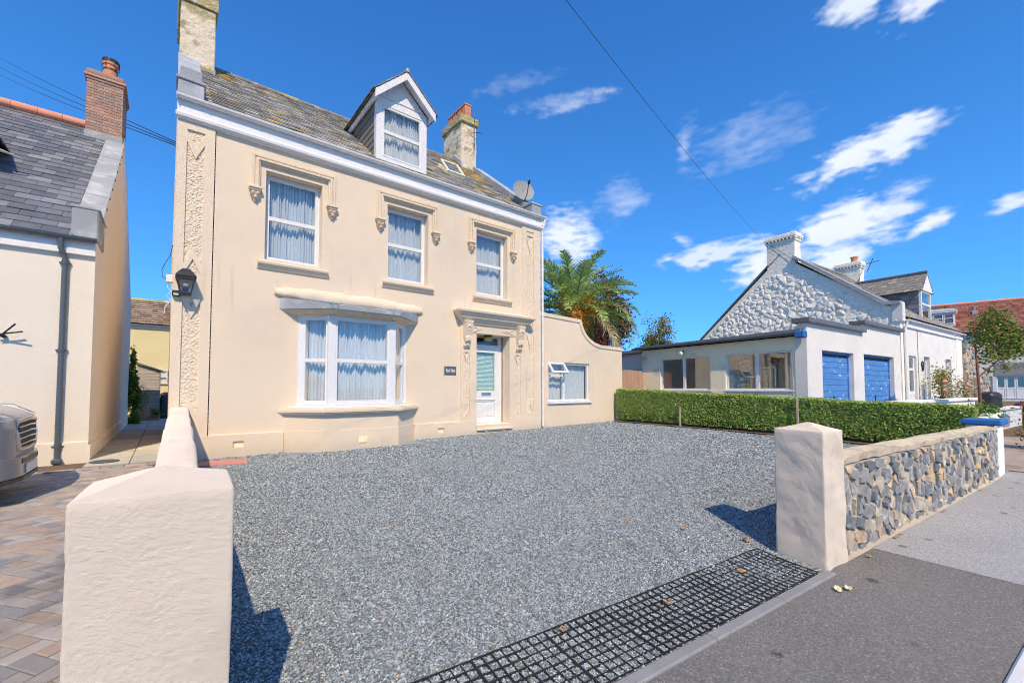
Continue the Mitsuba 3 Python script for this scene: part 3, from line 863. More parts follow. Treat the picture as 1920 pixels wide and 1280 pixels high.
for i, (a, b) in enumerate(WX):
    c = (a + b) / 2
    window(H, a + .005, b - .005, 4.135, 5.915, .19, 11 + i)
    ms = []
    for o, dpt in ((.805, .03), (.785, .075), (.745, .05), (.715, .09), (.675, .055)):
        inner = {.805: .785, .785: .745, .745: .715, .715: .675, .675: .645}[o]
        top = 6.18 - (.795 - o)
        ms.append(slaby(sbox(c - o, 5.51, c + o, top).difference(sbox(c - inner, 5.4, c + inner, top - (o - inner))), -dpt, .0))
    hm = part(H, 'hood_mould', cat(ms), 'm_cream_trim')
    for s in (-1, 1):
        part(hm, 'bracket', bracket(c + s * .725, 5.51), 'm_cream_trim', smooth=30)
    part(H, 'window_sill', cat([slabx(Polygon([(.0, 4.085), (-.10, 4.07), (-.115, 4.045), (-.105, 4.01), (-.075, 4.0), (-.07, 3.975), (-.045, 3.965), (-.04, 3.935), (0, 3.93)]), c - .66, c + .66), bx(a + .002, b - .002, -.02, .21, 4.086, 4.118)]), 'm_cream_trim', smooth=25)

# front door
d = part(H, 'door', cat([ringframe(6.455, 7.59, .57, 3.12, .125, .33, .40, [(6.5, 2.69, 7.5, 2.79)]), ringframe(6.565, 7.455, .59, 2.70, .125, .318, .37, [(6.6, 1.20, 7.4, 1.49)]), bx(6.67, 7.35, .345, .36, .68, 1.25)]), 'm_pvc', label='white front door with pale blind behind its glass')
part(d, 'pane', tm([[6.68, .35, 1.48], [7.34, .35, 1.48], [7.34, .35, 2.6], [6.68, .35, 2.6]], [[0, 1, 2, 3]]), 'm_clear')
part(d, 'fanlight', tm([[6.55, .36, 2.77], [7.48, .36, 2.77], [7.48, .36, 3.02], [6.55, .36, 3.02]], [[0, 1, 2, 3]]), 'm_glass')
part(d, 'blind', cat([mv(bx(6.67, 7.35, -.018, .018, -.001, .001), np.array([[1, 0, 0, 0], [0, math.cos(.9), -math.sin(.9), .40], [0, math.sin(.9), math.cos(.9), 1.50 + k * .037], [0, 0, 0, 1]])) for k in range(31)] + [bx(6.6, 7.4, .44, .45, 1.45, 2.65)]), 'm_blind', kind='stuff')
for a, b in ((6.70, 6.97), (7.05, 7.32)):
    part(d, 'panel', cb(a, b, .330, .35, .77, 1.14, .02), 'm_pvc')
part(d, 'letter_box', cb(6.87, 7.19, .300, .32, 1.355, 1.445, .01), 'm_chrome')
part(d, 'weather_bar', cb(6.68, 7.34, .300, .335, 1.235, 1.255, .004), 'm_pvc')
part(d, 'handle', cat([cb(6.605, 6.635, .29, .318, 1.45, 1.66, .006), tube([(6.62, .29, 1.56), (6.62, .26, 1.56), (6.72, .26, 1.56)], .009)]), 'm_chrome')
# corbels, frieze and cornice over the door
part(H, 'frieze', cat([slaby(sbox(6.24, 3.045, 7.82, 3.28), -.06, 0.0)] + [slaby(chev2, -.078, -.058) for chev2 in (Polygon([(6.36, 3.25), (6.60, 3.16), (6.36, 3.07), (6.36, 3.11), (6.50, 3.16), (6.36, 3.21)]), Polygon([(7.72, 3.25), (7.48, 3.16), (7.72, 3.07), (7.72, 3.11), (7.58, 3.16), (7.72, 3.21)]), Polygon([(7.50, 3.22), (7.30, 3.16), (7.50, 3.10), (7.50, 3.13), (7.40, 3.16), (7.50, 3.19)]))]), 'm_cream_trim')
for cx in (6.12, 7.92):
    S = [(.11, .0, 3.28, .235), (.105, .0, 3.16, .225), (.10, .0, 3.02, .19), (.095, .0, 2.94, .165), (.085, .0, 2.86, .19), (.075, .0, 2.80, .15), (.08, .0, 2.72, .12), (.06, .0, 2.64, .08), (.02, 0, 2.56, .03)]
    ms = [hull([[cx + s * q[0], y, q[2]] for q in (S[i], S[i + 1]) for s in (-1, 1) for y in (0, -q[3])]) for i in range(len(S) - 1)]
    for (z, y, r) in ((3.20, -.225, .05), (3.11, -.205, .04), (2.90, -.17, .055), (2.84, -.18, .05), (2.72, -.11, .055), (2.66, -.08, .035)):
        for s in (-1, 0, 1):
            ms.append(trimesh.creation.icosphere(1, r * (.8 if s else 1)).apply_translation((cx + s * .055, y + .015 + abs(s) * .01, z - abs(s) * .03)))
    part(H, 'corbel', cat(ms), 'm_cream_trim', smooth=40)
cor = [(.0, 3.27), (-.10, 3.275), (-.12, 3.31), (-.12, 3.335), (-.17, 3.36), (-.18, 3.395), (-.225, 3.42), (-.235, 3.46), (-.285, 3.50), (-.30, 3.545), (-.335, 3.555), (-.345, 3.61), (-.30, 3.635), (0, 3.68)]


def cornice(prof, x0, x1):
    """moulding that returns to the wall at both ends"""
    V, F = [], []
    n = len(prof)
    for (y, z) in prof:
        V += [[x0 + .345 + y, 0, z], [x0 + .345 + y, y, z], [x1 - .345 - y, y, z], [x1 - .345 - y, 0, z]]
    for i in range(n - 1):
        for q in range(3):
            F.append([i * 4 + q, i * 4 + q + 1, (i + 1) * 4 + q + 1, (i + 1) * 4 + q])
    return tm(V, np.array(F))


part(H, 'cornice', cornice(cor, 5.74, 8.36), 'm_cream_trim', smooth=25)
part(H, 'entablature_block', cat([cb(6.0, 6.24, -.245, 0, 3.282, 3.34, .005), cb(7.80, 8.04, -.245, 0, 3.282, 3.34, .005)]), 'm_cream_trim')

# bay window
BF_ = [(2.10, 0.0), (2.59, -.45), (3.89, -.45), (4.38, 0.0)]
base = [(1.81, 0), (2.45, -.57), (4.02, -.57), (4.67, 0)]


def offs(pl_, d_):
    p = [np.array(q, float) for q in pl_]
    return [(p[0][0] - d_ * 1.1, p[0][1]), (p[1][0] - d_ * .42, p[1][1] - d_), (p[2][0] + d_ * .42, p[2][1] - d_), (p[3][0] + d_ * 1.1, p[3][1])]


def ringpoly(pts, z0, z1, extra=.0):
    return slabz(Polygon([(x, y) for x, y in pts] + [(pts[3][0], .02), (pts[0][0], .02)]).buffer(0), z0, z1)


bb = part(H, 'bay_base', cat([ringpoly(base, -.1, .70), ringpoly(offs(base, -.012), .70, 1.0), ringpoly(offs(base, -.03), .694, .706)]), 'm_cream')
part(bb, 'air_vent', cat([bx(3.13, 3.31, -.583, -.572, .42, .55)] + [bx(3.145 + k * .032, 3.16 + k * .032, -.592, -.583, .43, .54) for k in range(5)]), 'm_off_wall')
part(H, 'bay_sill', cat([ringpoly(offs(base, o), z0, z1) for o, z0, z1 in ((-.01, .985, 1.01), (.02, 1.01, 1.03), (.035, 1.03, 1.05), (.085, 1.05, 1.075), (.105, 1.075, 1.12), (.085, 1.12, 1.145), (.03, 1.145, 1.17))]), 'm_cream_trim')
part(H, 'bay_sill_board', ringpoly(offs(BF_, .07), 1.17, 1.215), 'm_pvc')
bw = H + '__bay_window'
post = [slabz(Polygon([(x - .075, y - .035), (x + .075, y - .035), (x + .075, y + .09), (x - .075, y + .09)]), 1.215, 3.06) for x, y in BF_[1:3]]
post += [bx(2.05, 2.13, -.03, .06, 1.215, 3.06), bx(4.35, 4.43, -.03, .06, 1.215, 3.06)]
for q in range(3):
    p, r = np.array(BF_[q]), np.array(BF_[q + 1])
    L_ = np.linalg.norm(r - p); t_ = (r - p) / L_
    M = frame((p[0], p[1], 0), (t_[0], t_[1], 0), (-t_[1], t_[0], 0))
    post.append(mv(cat([ringframe(.03, L_ - .03, 1.22, 3.055, .085, -.02, .05, [(.06, 2.10, L_ - .06, 2.175)])]), M))
scene[bw] = mikit.ply(cat(post), 'm_pvc')
for q in range(3):
    p, r = np.array(BF_[q]), np.array(BF_[q + 1])
    L_ = np.linalg.norm(r - p); t_ = (r - p) / L_
    M = frame((p[0], p[1], 0), (t_[0], t_[1], 0), (-t_[1], t_[0], 0))
    for a, b in ((1.3, 2.10), (2.17, 2.975)):
        part(bw, 'pane', mv(tm([[.11, .012, a], [L_ - .11, .012, a], [L_ - .11, .012, b], [.11, .012, b]], [[0, 1, 2, 3]]), M), 'm_glass')
    curtain(bw, .06, L_ - .06, .15, 1.23, 3.04, 40 + q, .05, 24.0, M, 'curtain', 'm_bay_curtain')
lead = [(1.70, 0.0), (2.50, -.75), (3.95, -.75), (4.75, 0.0)]
part(H, 'bay_cornice', cat([ringpoly(offs(lead, o), z0, z1) for o, z0, z1 in ((-.26, 3.05, 3.075), (-.20, 3.075, 3.095), (-.13, 3.095, 3.115), (-.06, 3.115, 3.14), (-.03, 3.14, 3.16))]), 'm_cream_trim')
br = part(H, 'bay_roof', cat([ringpoly(lead, 3.16, 3.245), tm([[1.70, 0, 3.40], [2.50, -.75, 3.246], [3.95, -.75, 3.246], [4.75, 0, 3.40], [1.70, 0, 3.246], [4.75, 0, 3.246]], [[0, 1, 2], [0, 2, 3], [0, 4, 1], [3, 2, 5]])]), 'm_lead')
for x0, y0, x1, y1 in ((2.62, -.765, 2.62, -.05), (3.80, -.765, 3.80, -.05), (2.5, -.76, 2.2, -.1)):
    part(br, 'lead_roll', tube([(x0, y0, 3.17), (x0, y0, 3.262), (x1, y1, 3.40)], .024, 8), 'm_lead')


def fillet():
    n, pr = 80, [(0, 3.40), (-.04, 3.385), (-.10, 3.42), (-.115, 3.50), (-.08, 3.58), (-.02, 3.63), (0, 3.64)]
    V = []
    for i in range(n):
        x = 1.60 + 3.25 * i / (n - 1)
        e = min(1, 10 * min(i, n - 1 - i) / (n - 1) + .25) ** .5
        for y, z in pr:
            nn = meshkit.fbm(np.array([[x * 2.6, z * 3, 1.0]]), 3, 6)[0] - .5
            V.append([x, y * e * (1 + nn), 3.50 + (z - 3.50) * e * (1 + .3 * nn) + .08 * nn - .012 * (x - 1.6)])
    k = len(pr)
    return tm(V, np.array([[i * k + q, (i + 1) * k + q, (i + 1) * k + q + 1, i * k + q + 1] for i in range(n - 1) for q in range(k - 1)])[:, ::-1])


part(H, 'cement_fillet', fillet(), 'm_cream', smooth=60)

# eaves
part(H, 'fascia', cat([cb(-.02, 8.84, -.07, .0, 6.44, 6.78, .006), slabx(Polygon([(-.07, 6.40), (-.115, 6.44), (-.125, 6.49), (-.10, 6.515), (-.07, 6.52)]), -.04, 8.86), bx(-.01, 8.83, -.06, .0, 6.395, 6.44)]), 'm_white_paint', smooth=20)


def gutter(x0, x1, y, z, r=.062):
    ang = np.linspace(0, PI, 11)
    o = [(y - r * math.cos(a), z - r * math.sin(a)) for a in ang]
    i_ = [(y - (r - .008) * math.cos(a), z - (r - .008) * math.sin(a)) for a in ang[::-1]]
    return slabx(Polygon(o + i_), x0, x1)


gt = part(H, 'gutter', cat([gutter(-.03, 8.93, -.135, 6.80)] + [bx(-.03 + e * 8.96 - .004, -.03 + e * 8.96 + .004, -.197, -.073, 6.738, 6.80) for e in (0, 1)]), 'm_white_paint', smooth=30)
for k in range(11):
    part(gt, 'bracket', gutter(.4 + k * .82, .45 + k * .82, -.135, 6.80, .068), 'm_white_paint', smooth=30)
part(H, 'downpipe', cat([tube([(8.90, -.135, 6.74), (8.90, -.13, 6.62), (8.87, -.06, 6.45), (8.87, -.055, 6.3), (8.87, -.055, .42)], .036, 12)] + [tube([(8.87, -.055, z), (8.87, -.055, z + .06)], .043, 12) for z in (6.25, 4.4, 2.55, 2.2)] + [bx(8.81, 8.95, -.1, .0, 6.55, 6.8)]), 'm_white_paint', smooth=40)

# roof with slate courses, ridge, verges
rf = part(H, 'roof', cat([tm([[.1, -.10, 6.76], [8.7, -.10, 6.76], [8.7, 4, 10.04], [.1, 4, 10.04]], [[0, 1, 2, 3]]), tm([[.1, 4, 10.04], [8.7, 4, 10.04], [8.7, 8.1, 6.76], [.1, 8.1, 6.76]], [[0, 1, 2, 3]])]), 'm_joint')


def slates(x0, x1, L, w, gauge, M, seed, th=.012, jitter=.004, skip=None, ln=1.9):
    """a list of (course, slate mesh) on a plane: x along, y up the slope, z proud"""
    rng = np.random.default_rng(seed)
    out = []
    n = int(L / gauge) + 1
    for j in range(n):
        off = (j % 2) * w / 2
        for i in range(-1, int((x1 - x0) / w) + 2):
            a, b = x0 + i * w + off + .003, x0 + (i + 1) * w + off - .003
            a, b = max(a, x0), min(b, x1)
            if b - a < .03:
                continue
            v0 = j * gauge + rng.normal() * jitter
            v1 = min(v0 + gauge * ln, L)
            if v1 <= v0 + .02 or (skip is not None and skip((a + b) / 2, v0)):
                continue
            z0 = th * 2.0 + rng.normal() * jitter * .5
            z1 = .002
            m = tm([[a, v0, z0 - th], [b, v0, z0 - th], [b, v1, z1 - th], [a, v1, z1 - th], [a, v0, z0], [b, v0, z0 + rng.normal() * jitter * .3], [b, v1, z1], [a, v1, z1]], BF)
            out.append((j, (a + b) / 2, mv(m, M)))
    return out


al = math.atan(.8)
MR = frame((0, -.12, 6.744), (1, 0, 0), (0, math.cos(al), math.sin(al)), (0, -math.sin(al), math.cos(al)))
dorm = lambda x, v: 3.85 < x < 5.05 and .75 < v < 2.5
sl = slates(.38, 8.45, 5.25, .27, .165, MR, 4, .014, .005, dorm)
rng = np.random.default_rng(2)
colr = []
for j, x, m in sl:
    c = np.array([.225, .22, .205]) * (.55 + .95 * rng.random())
    v = j * .165 / 5.25
    if rng.random() < .10 + .75 * (v > .5) * np.clip((x - 6.9) / 1.2, 0, 1) + .5 * (v > .8) * (x < 1.3):
        c = np.array([.42, .30, .10]) * (.6 + .6 * rng.random()) if rng.random() < .6 + .4 * (x > 7) else np.array([.42, .40, .34])
    colr.append(np.tile(c, (8, 1)))
part(rf, 'slate', cat([m for _, _, m in sl]), 'm_vcol', color=np.vstack(colr), kind='stuff')
for k in range(18):
    x0 = .72 + k * .415
    part(rf, 'ridge_tile', cat([tube([(x0 + .004, 4.0, 10.035), (x0 + .41, 4.0, 10.035)], .085, 10), tube([(x0 + .38, 4.0, 10.035), (x0 + .41, 4.0, 10.035)], .094, 10)]), 'm_lichen_stone' if k % 5 == 4 else 'm_old_slate', smooth=40)
for s, (xa, xb) in (('l', (-.02, .37)), ('r', (8.45, 8.84))):
    cp = part(H, 'coping', slabx(Polygon([(.34, 7.10), (3.2, 9.39), (3.2, 9.62), (.30, 7.30)]), xa + .02, xb - .0), 'm_lead')
    part(H, 'kneeler', cat([cb(xa, xb, -.05, .34, 6.80, 7.14, .01), cb(xa - .025, xb + .025, -.075, .36, 7.14, 7.20, .01)] + ([cb(xa + .03, xb - .02, .05, .5, 7.20, 7.46, .02)] if s == 'l' else [])), 'm_lead')
    if s == 'l':
        for k in range(3):
            part(cp, 'lead_sheet', slabx(Polygon([(.45 + k * .95, 7.42 + k * .76), (1.38 + k * .95, 8.16 + k * .76), (1.38 + k * .95, 8.18 + k * .76), (.45 + k * .95, 7.44 + k * .76)]), xa + .0, xb + .01), 'm_lead')
# chimneys
ch = part(H, 'chimney', lump(.0, .70, 3.12, 4.9, 8.8, 10.95, .03, .018, 2.2, 0, 5, 6), 'm_chimney', smooth=40)
part(ch, 'cap', cat([lump(-.05, .75, 3.07, 4.95, 10.95, 11.32, .02, .02, 3, 0, 4, 7)]), 'm_lichen_stone', smooth=40)
part(ch, 'flashing', slabx(Polygon([(3.10, 9.28), (3.14, 9.28), (4.0, 10.0), (4.0, 10.16), (3.10, 9.46)]), .66, .715), 'm_lead')
ch = part(H, 'chimney', lump(8.12, 8.78, 3.45, 4.75, 8.9, 11.30, .03, .016, 2.4, 0, 5, 9), 'm_chimney', smooth=40)
part(ch, 'cap', lump(8.06, 8.84, 3.38, 4.82, 11.30, 11.56, .03, .03, 4, 0, 4, 3, .012), 'm_lichen_stone', smooth=40)
for k in range(4):
    y0 = 3.52 + k * .32
    part(ch, 'chimney_pot', cat([cb(8.32, 8.58, y0, y0 + .26, 11.50, 12.05, .015), cb(8.295, 8.605, y0 - .02, y0 + .28, 12.05, 12.11, .012)]), 'm_terracotta')
part(ch, 'flashing', slabx(Polygon([(3.40, 9.60), (4.0, 10.1), (4.0, 10.28), (3.40, 9.78)]), 8.08, 8.13), 'm_lead')
part(ch, 'aerial_bracket', cat([tube([(8.5, 3.40, 11.0), (8.85, 3.2, 11.0)], .012, 6), tube([(8.6, 3.3, 10.3), (8.6, 3.3, 11.75)], .012, 6), tube([(8.4, 3.3, 10.2), (8.85, 3.25, 10.95)], .006, 6)]), 'm_black')

# dormer
DC = 4.445
dm = part(H, 'dormer', cat([ringframe(DC - .675, DC + .675, 7.08, 8.66, .14, .34, .46), slaby(Polygon([(DC - .675, 8.66), (DC + .675, 8.66), (DC, 9.32)]), .37, .46), cb(DC - .70, DC + .70, .28, .40, 7.03, 7.09, .01)]), 'm_pvc')
part(dm, 'gable_panel', slaby(Polygon([(DC - .50, 8.72), (DC + .50, 8.72), (DC, 9.20)]), .345, .37), 'm_pvc')
window(H, DC - .54, DC + .54, 7.21, 8.53, .36, 61, w=.06, name='dormer_window', camp=.045)
for s in (-1, 1):
    ck = part(dm, 'cheek', tm([[DC + s * .665, .44, 7.1], [DC + s * .665, .44, 8.66], [DC + s * .665, 2.28, 8.66], [DC + s * .665, .35, 7.1]], [[0, 1, 2, 3]]), 'm_joint')
    for j in range(9):
        z = 7.12 + j * .17
        ya, yb = .47, (z + .17 - 6.85) / .8
        n_ = max(1, int((yb - ya) / .30 + .5))
        for q in range(n_):
            u0, u1 = ya + (yb - ya) * q / n_ + .003, ya + (yb - ya) * (q + 1) / n_ - .003
            xs = DC + s * .672
            zt_ = min(z + .19, 8.66)
            part(dm, 'cheek_slate', hull([[xs + s * (.022 if zz == z else .004) * e, yy, zz] for e in (0, 1) for yy in (u0, u1) for zz in (z, zt_)]), 'm_cheek_slate')
    # barge boards and roof slope
    bo = Polygon([(DC, 9.42), (DC + s * .80, 8.66), (DC + s * .80, 8.46), (DC, 9.23)])
    part(dm, 'barge_board', slaby(bo, .08, .125), 'm_pvc')
    part(dm, 'eaves_board', slabx(Polygon([(.125, 8.52), (2.25, 8.52), (2.45, 8.68), (.125, 8.68)]), DC + s * .74 - .02, DC + s * .74 + .02), 'm_pvc')
    part(dm, 'soffit', slaby(Polygon([(DC, 9.385), (DC + s * .78, 8.645), (DC + s * .78, 8.60), (DC, 9.34)]), .13, .36), 'm_pvc')
    part(dm, 'soffit', bx(DC + s * .66, DC + s * .78, .36, 2.25, 8.575, 8.60), 'm_pvc')
    ln = math.hypot(.86, .82)
    Md = frame((DC + s * .86, .06 if s > 0 else 3.3, 8.625), (0, s, 0), (-s * .86 / ln, 0, .82 / ln), (s * .82 / ln, 0, .86 / ln))
    sl = slates(0, 3.24, ln, .25, .15, Md, 14, .012, .003, lambda u, v: (lambda yy: (8.625 + v * .82 / ln) < 6.85 + .8 * yy - .02)(.06 + u if s > 0 else 3.3 - u))
    part(dm, 'roof_slate', cat([m for _, _, m in sl] + [tm([[DC, .1, 9.43], [DC + s * .84, .1, 8.63], [DC + s * .84, 2.3, 8.63], [DC, 3.25, 9.43]], [[0, 1, 2, 3]])]), 'm_old_slate', kind='stuff')
part(dm, 'ridge', tube([(DC, .05, 9.455), (DC, 3.25, 9.455)], .05, 8), 'm_lichen_stone')
# open roof light
mU = lambda x, v, h=0: MR @ np.array([x, v, h, 1])
sk = part(H, 'roof_light', mv(ringframe(0, .62, 0, .72, .05, -.04, .05), MR @ frame((6.33, 1.95, .06), (1, 0, 0), (0, 0, -1), (0, 1, 0))), 'm_off_wall')
part(sk, 'sash', mv(cat([ringframe(0, .60, 0, .70, .055, -.02, .02)]), MR @ frame((6.34, 1.95, .10), (1, 0, 0), (0, .20, -.98), (0, .98, .20))), 'm_off_wall')
part(sk, 'pane', mv(tm([[.05, 0, .05], [.55, 0, .05], [.55, 0, .65], [.05, 0, .65]], [[0, 1, 2, 3]]), MR @ frame((6.34, 1.95, .10), (1, 0, 0), (0, .20, -.98), (0, .98, .20))), 'm_glass')

# side wing with swept parapet
cv = [(8.8, -.1), (12.83, -.1), (12.83, 2.97), (11.62, 3.00), (11.32, 3.06), (11.08, 3.16), (10.90, 3.29), (10.76, 3.44), (10.67, 3.60), (10.60, 3.78), (8.8, 3.84)]
wing = Polygon(cv).difference(sbox(9.15, 1.14, 11.05, 2.38))
part(H, 'wing_wall', cat([slaby(wing, .001, .25), bx(8.81, 12.80, 4.0, 4.2, -.1, 2.9), bx(12.58, 12.83, .25, 4.2, -.1, 2.7), bx(8.81, 12.6, .25, 4.2, 2.55, 2.62)]), 'm_cream')
edge_ = LineString(cv[2:]).buffer(.055, cap_style=2, join_style=2)
part(H, 'wing_coping', slaby(edge_.buffer(-.001), -.03, .28), 'm_cream_trim')
ww = part(H, 'wing_window', cat([ringframe(9.15, 11.05, 1.15, 2.375, .06, .05, .12, [(9.84, 1.2, 9.92, 2.33), (9.2, 1.93, 9.86, 1.99)]), bx(9.10, 11.12, -.06, .12, 1.085, 1.145)]), 'm_pvc')
for r in ((9.21, 1.21, 9.84, 1.93), (9.92, 1.21, 10.99, 2.315)):
    part(ww, 'pane', tm([[r[0], .085, r[1]], [r[2], .085, r[1]], [r[2], .085, r[3]], [r[0], .085, r[3]]], [[0, 1, 2, 3]]), 'm_glass')
Mo = frame((9.15, .03, 2.36), (1, 0, 0), (0, .81, -.58), (0, .58, .81))
part(ww, 'open_vent', mv(ringframe(0, .70, -.40, 0, .065, -.03, .02), Mo), 'm_pvc')
part(ww, 'pane', mv(tm([[.05, 0, -.35], [.65, 0, -.35], [.65, 0, -.05], [.05, 0, -.05]], [[0, 1, 2, 3]]), Mo), 'm_glass')
curtain(ww, 9.2, 11.0, .20, 1.16, 2.36, 71, .025, 12)

# fixtures on the house
wl = thing('wall_lantern', 'black wall lantern on the left pilaster of the cream house', 'lantern')
lx, ly, lz = .175, -.20, 3.42
q4 = lambda r, z: [[lx + sx * r, ly + sy * r, z] for sx, sy in ((-1, -1), (1, -1), (1, 1), (-1, 1))]
part(wl, 'frame', cat([tube([q4(.075, 3.24)[i], q4(.125, 3.50)[i]], .011, 6) for i in range(4)] + [cb(lx - .085, lx + .085, ly - .085, ly + .085, 3.20, 3.245, .01), cb(lx - .15, lx + .15, ly - .15, ly + .15, 3.50, 3.52, .006), tube([(lx, ly + .1, 3.30), (lx, -.03, 3.32)], .015, 8), cb(lx - .05, lx + .05, -.06, -.03, 3.22, 3.42, .01)]), 'm_black')
part(wl, 'roof', hull(q4(.15, 3.52) + q4(.11, 3.585) + q4(.055, 3.65) + q4(.02, 3.67)), 'm_black')
for i in range(4):
    a_, b_ = q4(.072, 3.245), q4(.122, 3.50)
    j = (i + 1) % 4
    part(wl, 'pane', tm([a_[i], a_[j], b_[j], b_[i]], [[0, 1, 2, 3]]), 'm_glass')
part(wl, 'bulb', trimesh.creation.icosphere(2, .045).apply_translation((lx, ly, 3.38)), 'm_lamp_glass', smooth=True)
sf = thing('security_light', 'small black sensor light just below the wall lantern', 'light')
part(sf, 'body', cat([cb(-.01, .10, -.13, -.05, 3.18, 3.28, .012), bx(.02, .06, -.06, -.02, 3.21, 3.25)]), 'm_black')
part(sf, 'lens', cb(.01, .08, -.138, -.128, 3.19, 3.225, .004), 'm_lamp_glass')
jb = thing('junction_box', 'white junction box with loose cables on the side wall near lantern', 'junction box')
part(jb, 'box', cb(-.10, -.001, .15, .27, 3.46, 3.60, .01), 'm_white_paint')
cab = lambda pts: tube(pts, .006, 6)
part(jb, 'cable', cat([cab([(-.05, .2, 3.46), (-.08, .2, 3.38), (-.02, .2, 3.30), (-.09, .2, 3.22), (-.02, .2, 3.14), (-.10, .2, 3.02), (-.11, .2, 2.9)])]), 'm_white_paint')
part(jb, 'cable', cat([cab([(-.02, .2, 4.15), (-.05, .2, 3.95), (-.12, .2, 3.8), (-.16, .2, 3.68), (-.15, .2, 3.55), (-.1, .2, 3.52)])]), 'm_black')
npl = thing('house_name_sign', 'dark slate house name sign reading Park View beside the front door', 'sign')
part(npl, 'board', cb(5.49, 5.84, -.018, -.001, 1.905, 2.125, .004), 'm_slate0')
tx = meshkit.text_mesh('Park View', .058, .002, True)
s_ = .275 / (tx.bounds[1][0] - tx.bounds[0][0])
part(npl, 'lettering', mv(tx, frame((5.5275, -.0195, 1.978), (s_, 0, 0), (0, 0, 1.45), (0, -1, 0))), 'm_white_paint')
pc = thing('porch_lamp', 'round brass lamp on the ceiling of the door recess', 'lamp')
part(pc, 'base', lathe([(0, 2.99), (.11, 2.99), (.11, 3.044), (0, 3.044)], (6.98, .17, 0), 20), 'm_black')
part(pc, 'globe', lathe([(0, 2.885), (.07, 2.89), (.125, 2.92), (.135, 2.96), (.115, 2.992)], (6.98, .17, 0), 24), 'm_brass', smooth=True)
sd = thing('satellite_dish', 'round grey satellite dish on the right end of the house roof', 'satellite dish')
dn = np.array([-.30, -.90, .22]); dn /= np.linalg.norm(dn)
dc = np.array([8.52, .42, 7.73])
ax_ = np.cross(dn, [0, 0, 1]); ax_ /= np.linalg.norm(ax_); ay_ = np.cross(ax_, dn)
ds = lathe([(0, -.045), (.1, -.042), (.2, -.03), (.3, -.006), (.35, .012), (.355, .006), (.3, -.016), (.2, -.042), (0, -.058)], (0, 0, 0), 40)
part(sd, 'reflector', mv(ds, frame(dc, ax_, ay_, dn)), 'm_dish', smooth=60)
part(sd, 'arm', cat([tube([dc - ay_ * .34 - dn * .02, dc - ay_ * .30 + dn * .22, dc - ay_ * .04 + dn * .42], .014, 8), tube([dc - dn * .05, dc - dn * .14 - ay_ * .1, [8.62, .40, 7.18]], .025, 8)]), 'm_black')
part(sd, 'receiver', tube([dc - ay_ * .06 + dn * .40, dc - ay_ * .01 + dn * .50], .035, 10), 'm_black')
# ------------------------------------------------------------------ neighbour on the left
N = thing('neighbour_house', 'pale cream house with dark slate roof and lead verge, at left', 'house')
NX, NY0, NY1, NR, NZR = -1.12, 1.2, 11.4, 6.3, 8.62
SL = (NZR - 4.36) / (NR - NY0 + .1)
part(N, 'wall', cat([slabx(Polygon([(NY0, -.1), (NY1, -.1), (NY1, 4.3), (NR, NZR - .05), (NY0, 4.3)]), NX - .25, NX), bx(-9, NX - .25, NY0, NY0 + .25, -.1, 4.25), bx(-9, NX - .25, NY1 - .25, NY1 - .01, -.1, 4.25)]), 'm_neigh')
part(N, 'plinth', cat([bx(-9, NX - .0, NY0 - .03, NY0, -.1, .60), bx(NX, NX + .03, NY0 - .03, NY1, -.1, .54)]), 'm_neigh')
part(N, 'fascia', cat([bx(-9, NX - .005, NY0 - .05, NY0, 3.97, 4.22), bx(-9, NX + .005, NY0 - .075, NY0, 3.955, 4.035)]), 'm_white_paint')
part(N, 'gutter', gutter(-9, NX + .03, NY0 - .135, 4.24, .06), 'm_dark_pipe', smooth=30)
dp = part(N, 'downpipe', cat([tube([(-1.55, 1.07, 4.2), (-1.55, 1.08, 4.02), (-1.53, 1.12, 3.94), (-1.50, 1.145, 3.86), (-1.50, 1.145, 3.7), (-1.50, 1.145, .28)], .040, 12), cb(-1.565, -1.435, 1.08, 1.2, .25, .33, .015)]), 'm_dark_pipe', smooth=40)
for z in (3.75, 2.2, .52):
    part(dp, 'clip', cat([tube([(-1.50, 1.145, z), (-1.50, 1.145, z + .05)], .050, 12), bx(-1.575, -1.425, 1.15, 1.20, z + .015, z + .035)]), 'm_dark_pipe', smooth=40)
an = math.atan(SL)
MN = frame((0, NY0 - .14, 4.24), (1, 0, 0), (0, math.cos(an), math.sin(an)), (0, -math.sin(an), math.cos(an)))
Ln = (NR - NY0 + .14) / math.cos(an)
nr = part(N, 'roof', cat([mv(tm([[-9, 0, -.02], [NX - .02, 0, -.02], [NX - .02, Ln, -.02], [-9, Ln, -.02]], [[0, 1, 2, 3]]), MN), tm([[-9, NR, NZR], [NX, NR, NZR], [NX, NY1 + .1, 4.3], [-9, NY1 + .1, 4.3]], [[0, 1, 2, 3]])]), 'm_joint')
sl = slates(-7.5, -1.42, Ln, .335, .25, MN, 5, .013, .005)
near = sorted(sl, key=lambda t: -t[1])
rng = np.random.default_rng(41)
vis = [t for t in near if t[1] > -1.42 - (1.3 + .05 * t[0])]
ids = set(id(t) for t in vis[:300])
rest = [[] for _ in range(5)]
for t in sl:
    c = int(rng.choice(5, p=[.31, .31, .18, .15, .05]))
    if id(t) in ids:
        part(nr, 'slate', t[2], f'm_slate{c}')
    else:
        rest[c].append(t[2])
for c in range(5):
    if rest[c]:
        part(nr, 'far_slate', cat(rest[c]), f'm_slate{c}', kind='stuff')
for k in range(14):
    x0 = -1.88 - .45 * (k + 1)
    part(nr, 'ridge_tile', cat([tube([(x0 + .004, NR, NZR + .0), (x0 + .446, NR, NZR + .0)], .11, 12)]), 'm_ridge', smooth=40)
mL = lambda x0, x1, v0, v1, h0, h1, c=.012: mv(cb(x0, x1, v0, v1, h0, h1, c), MN)
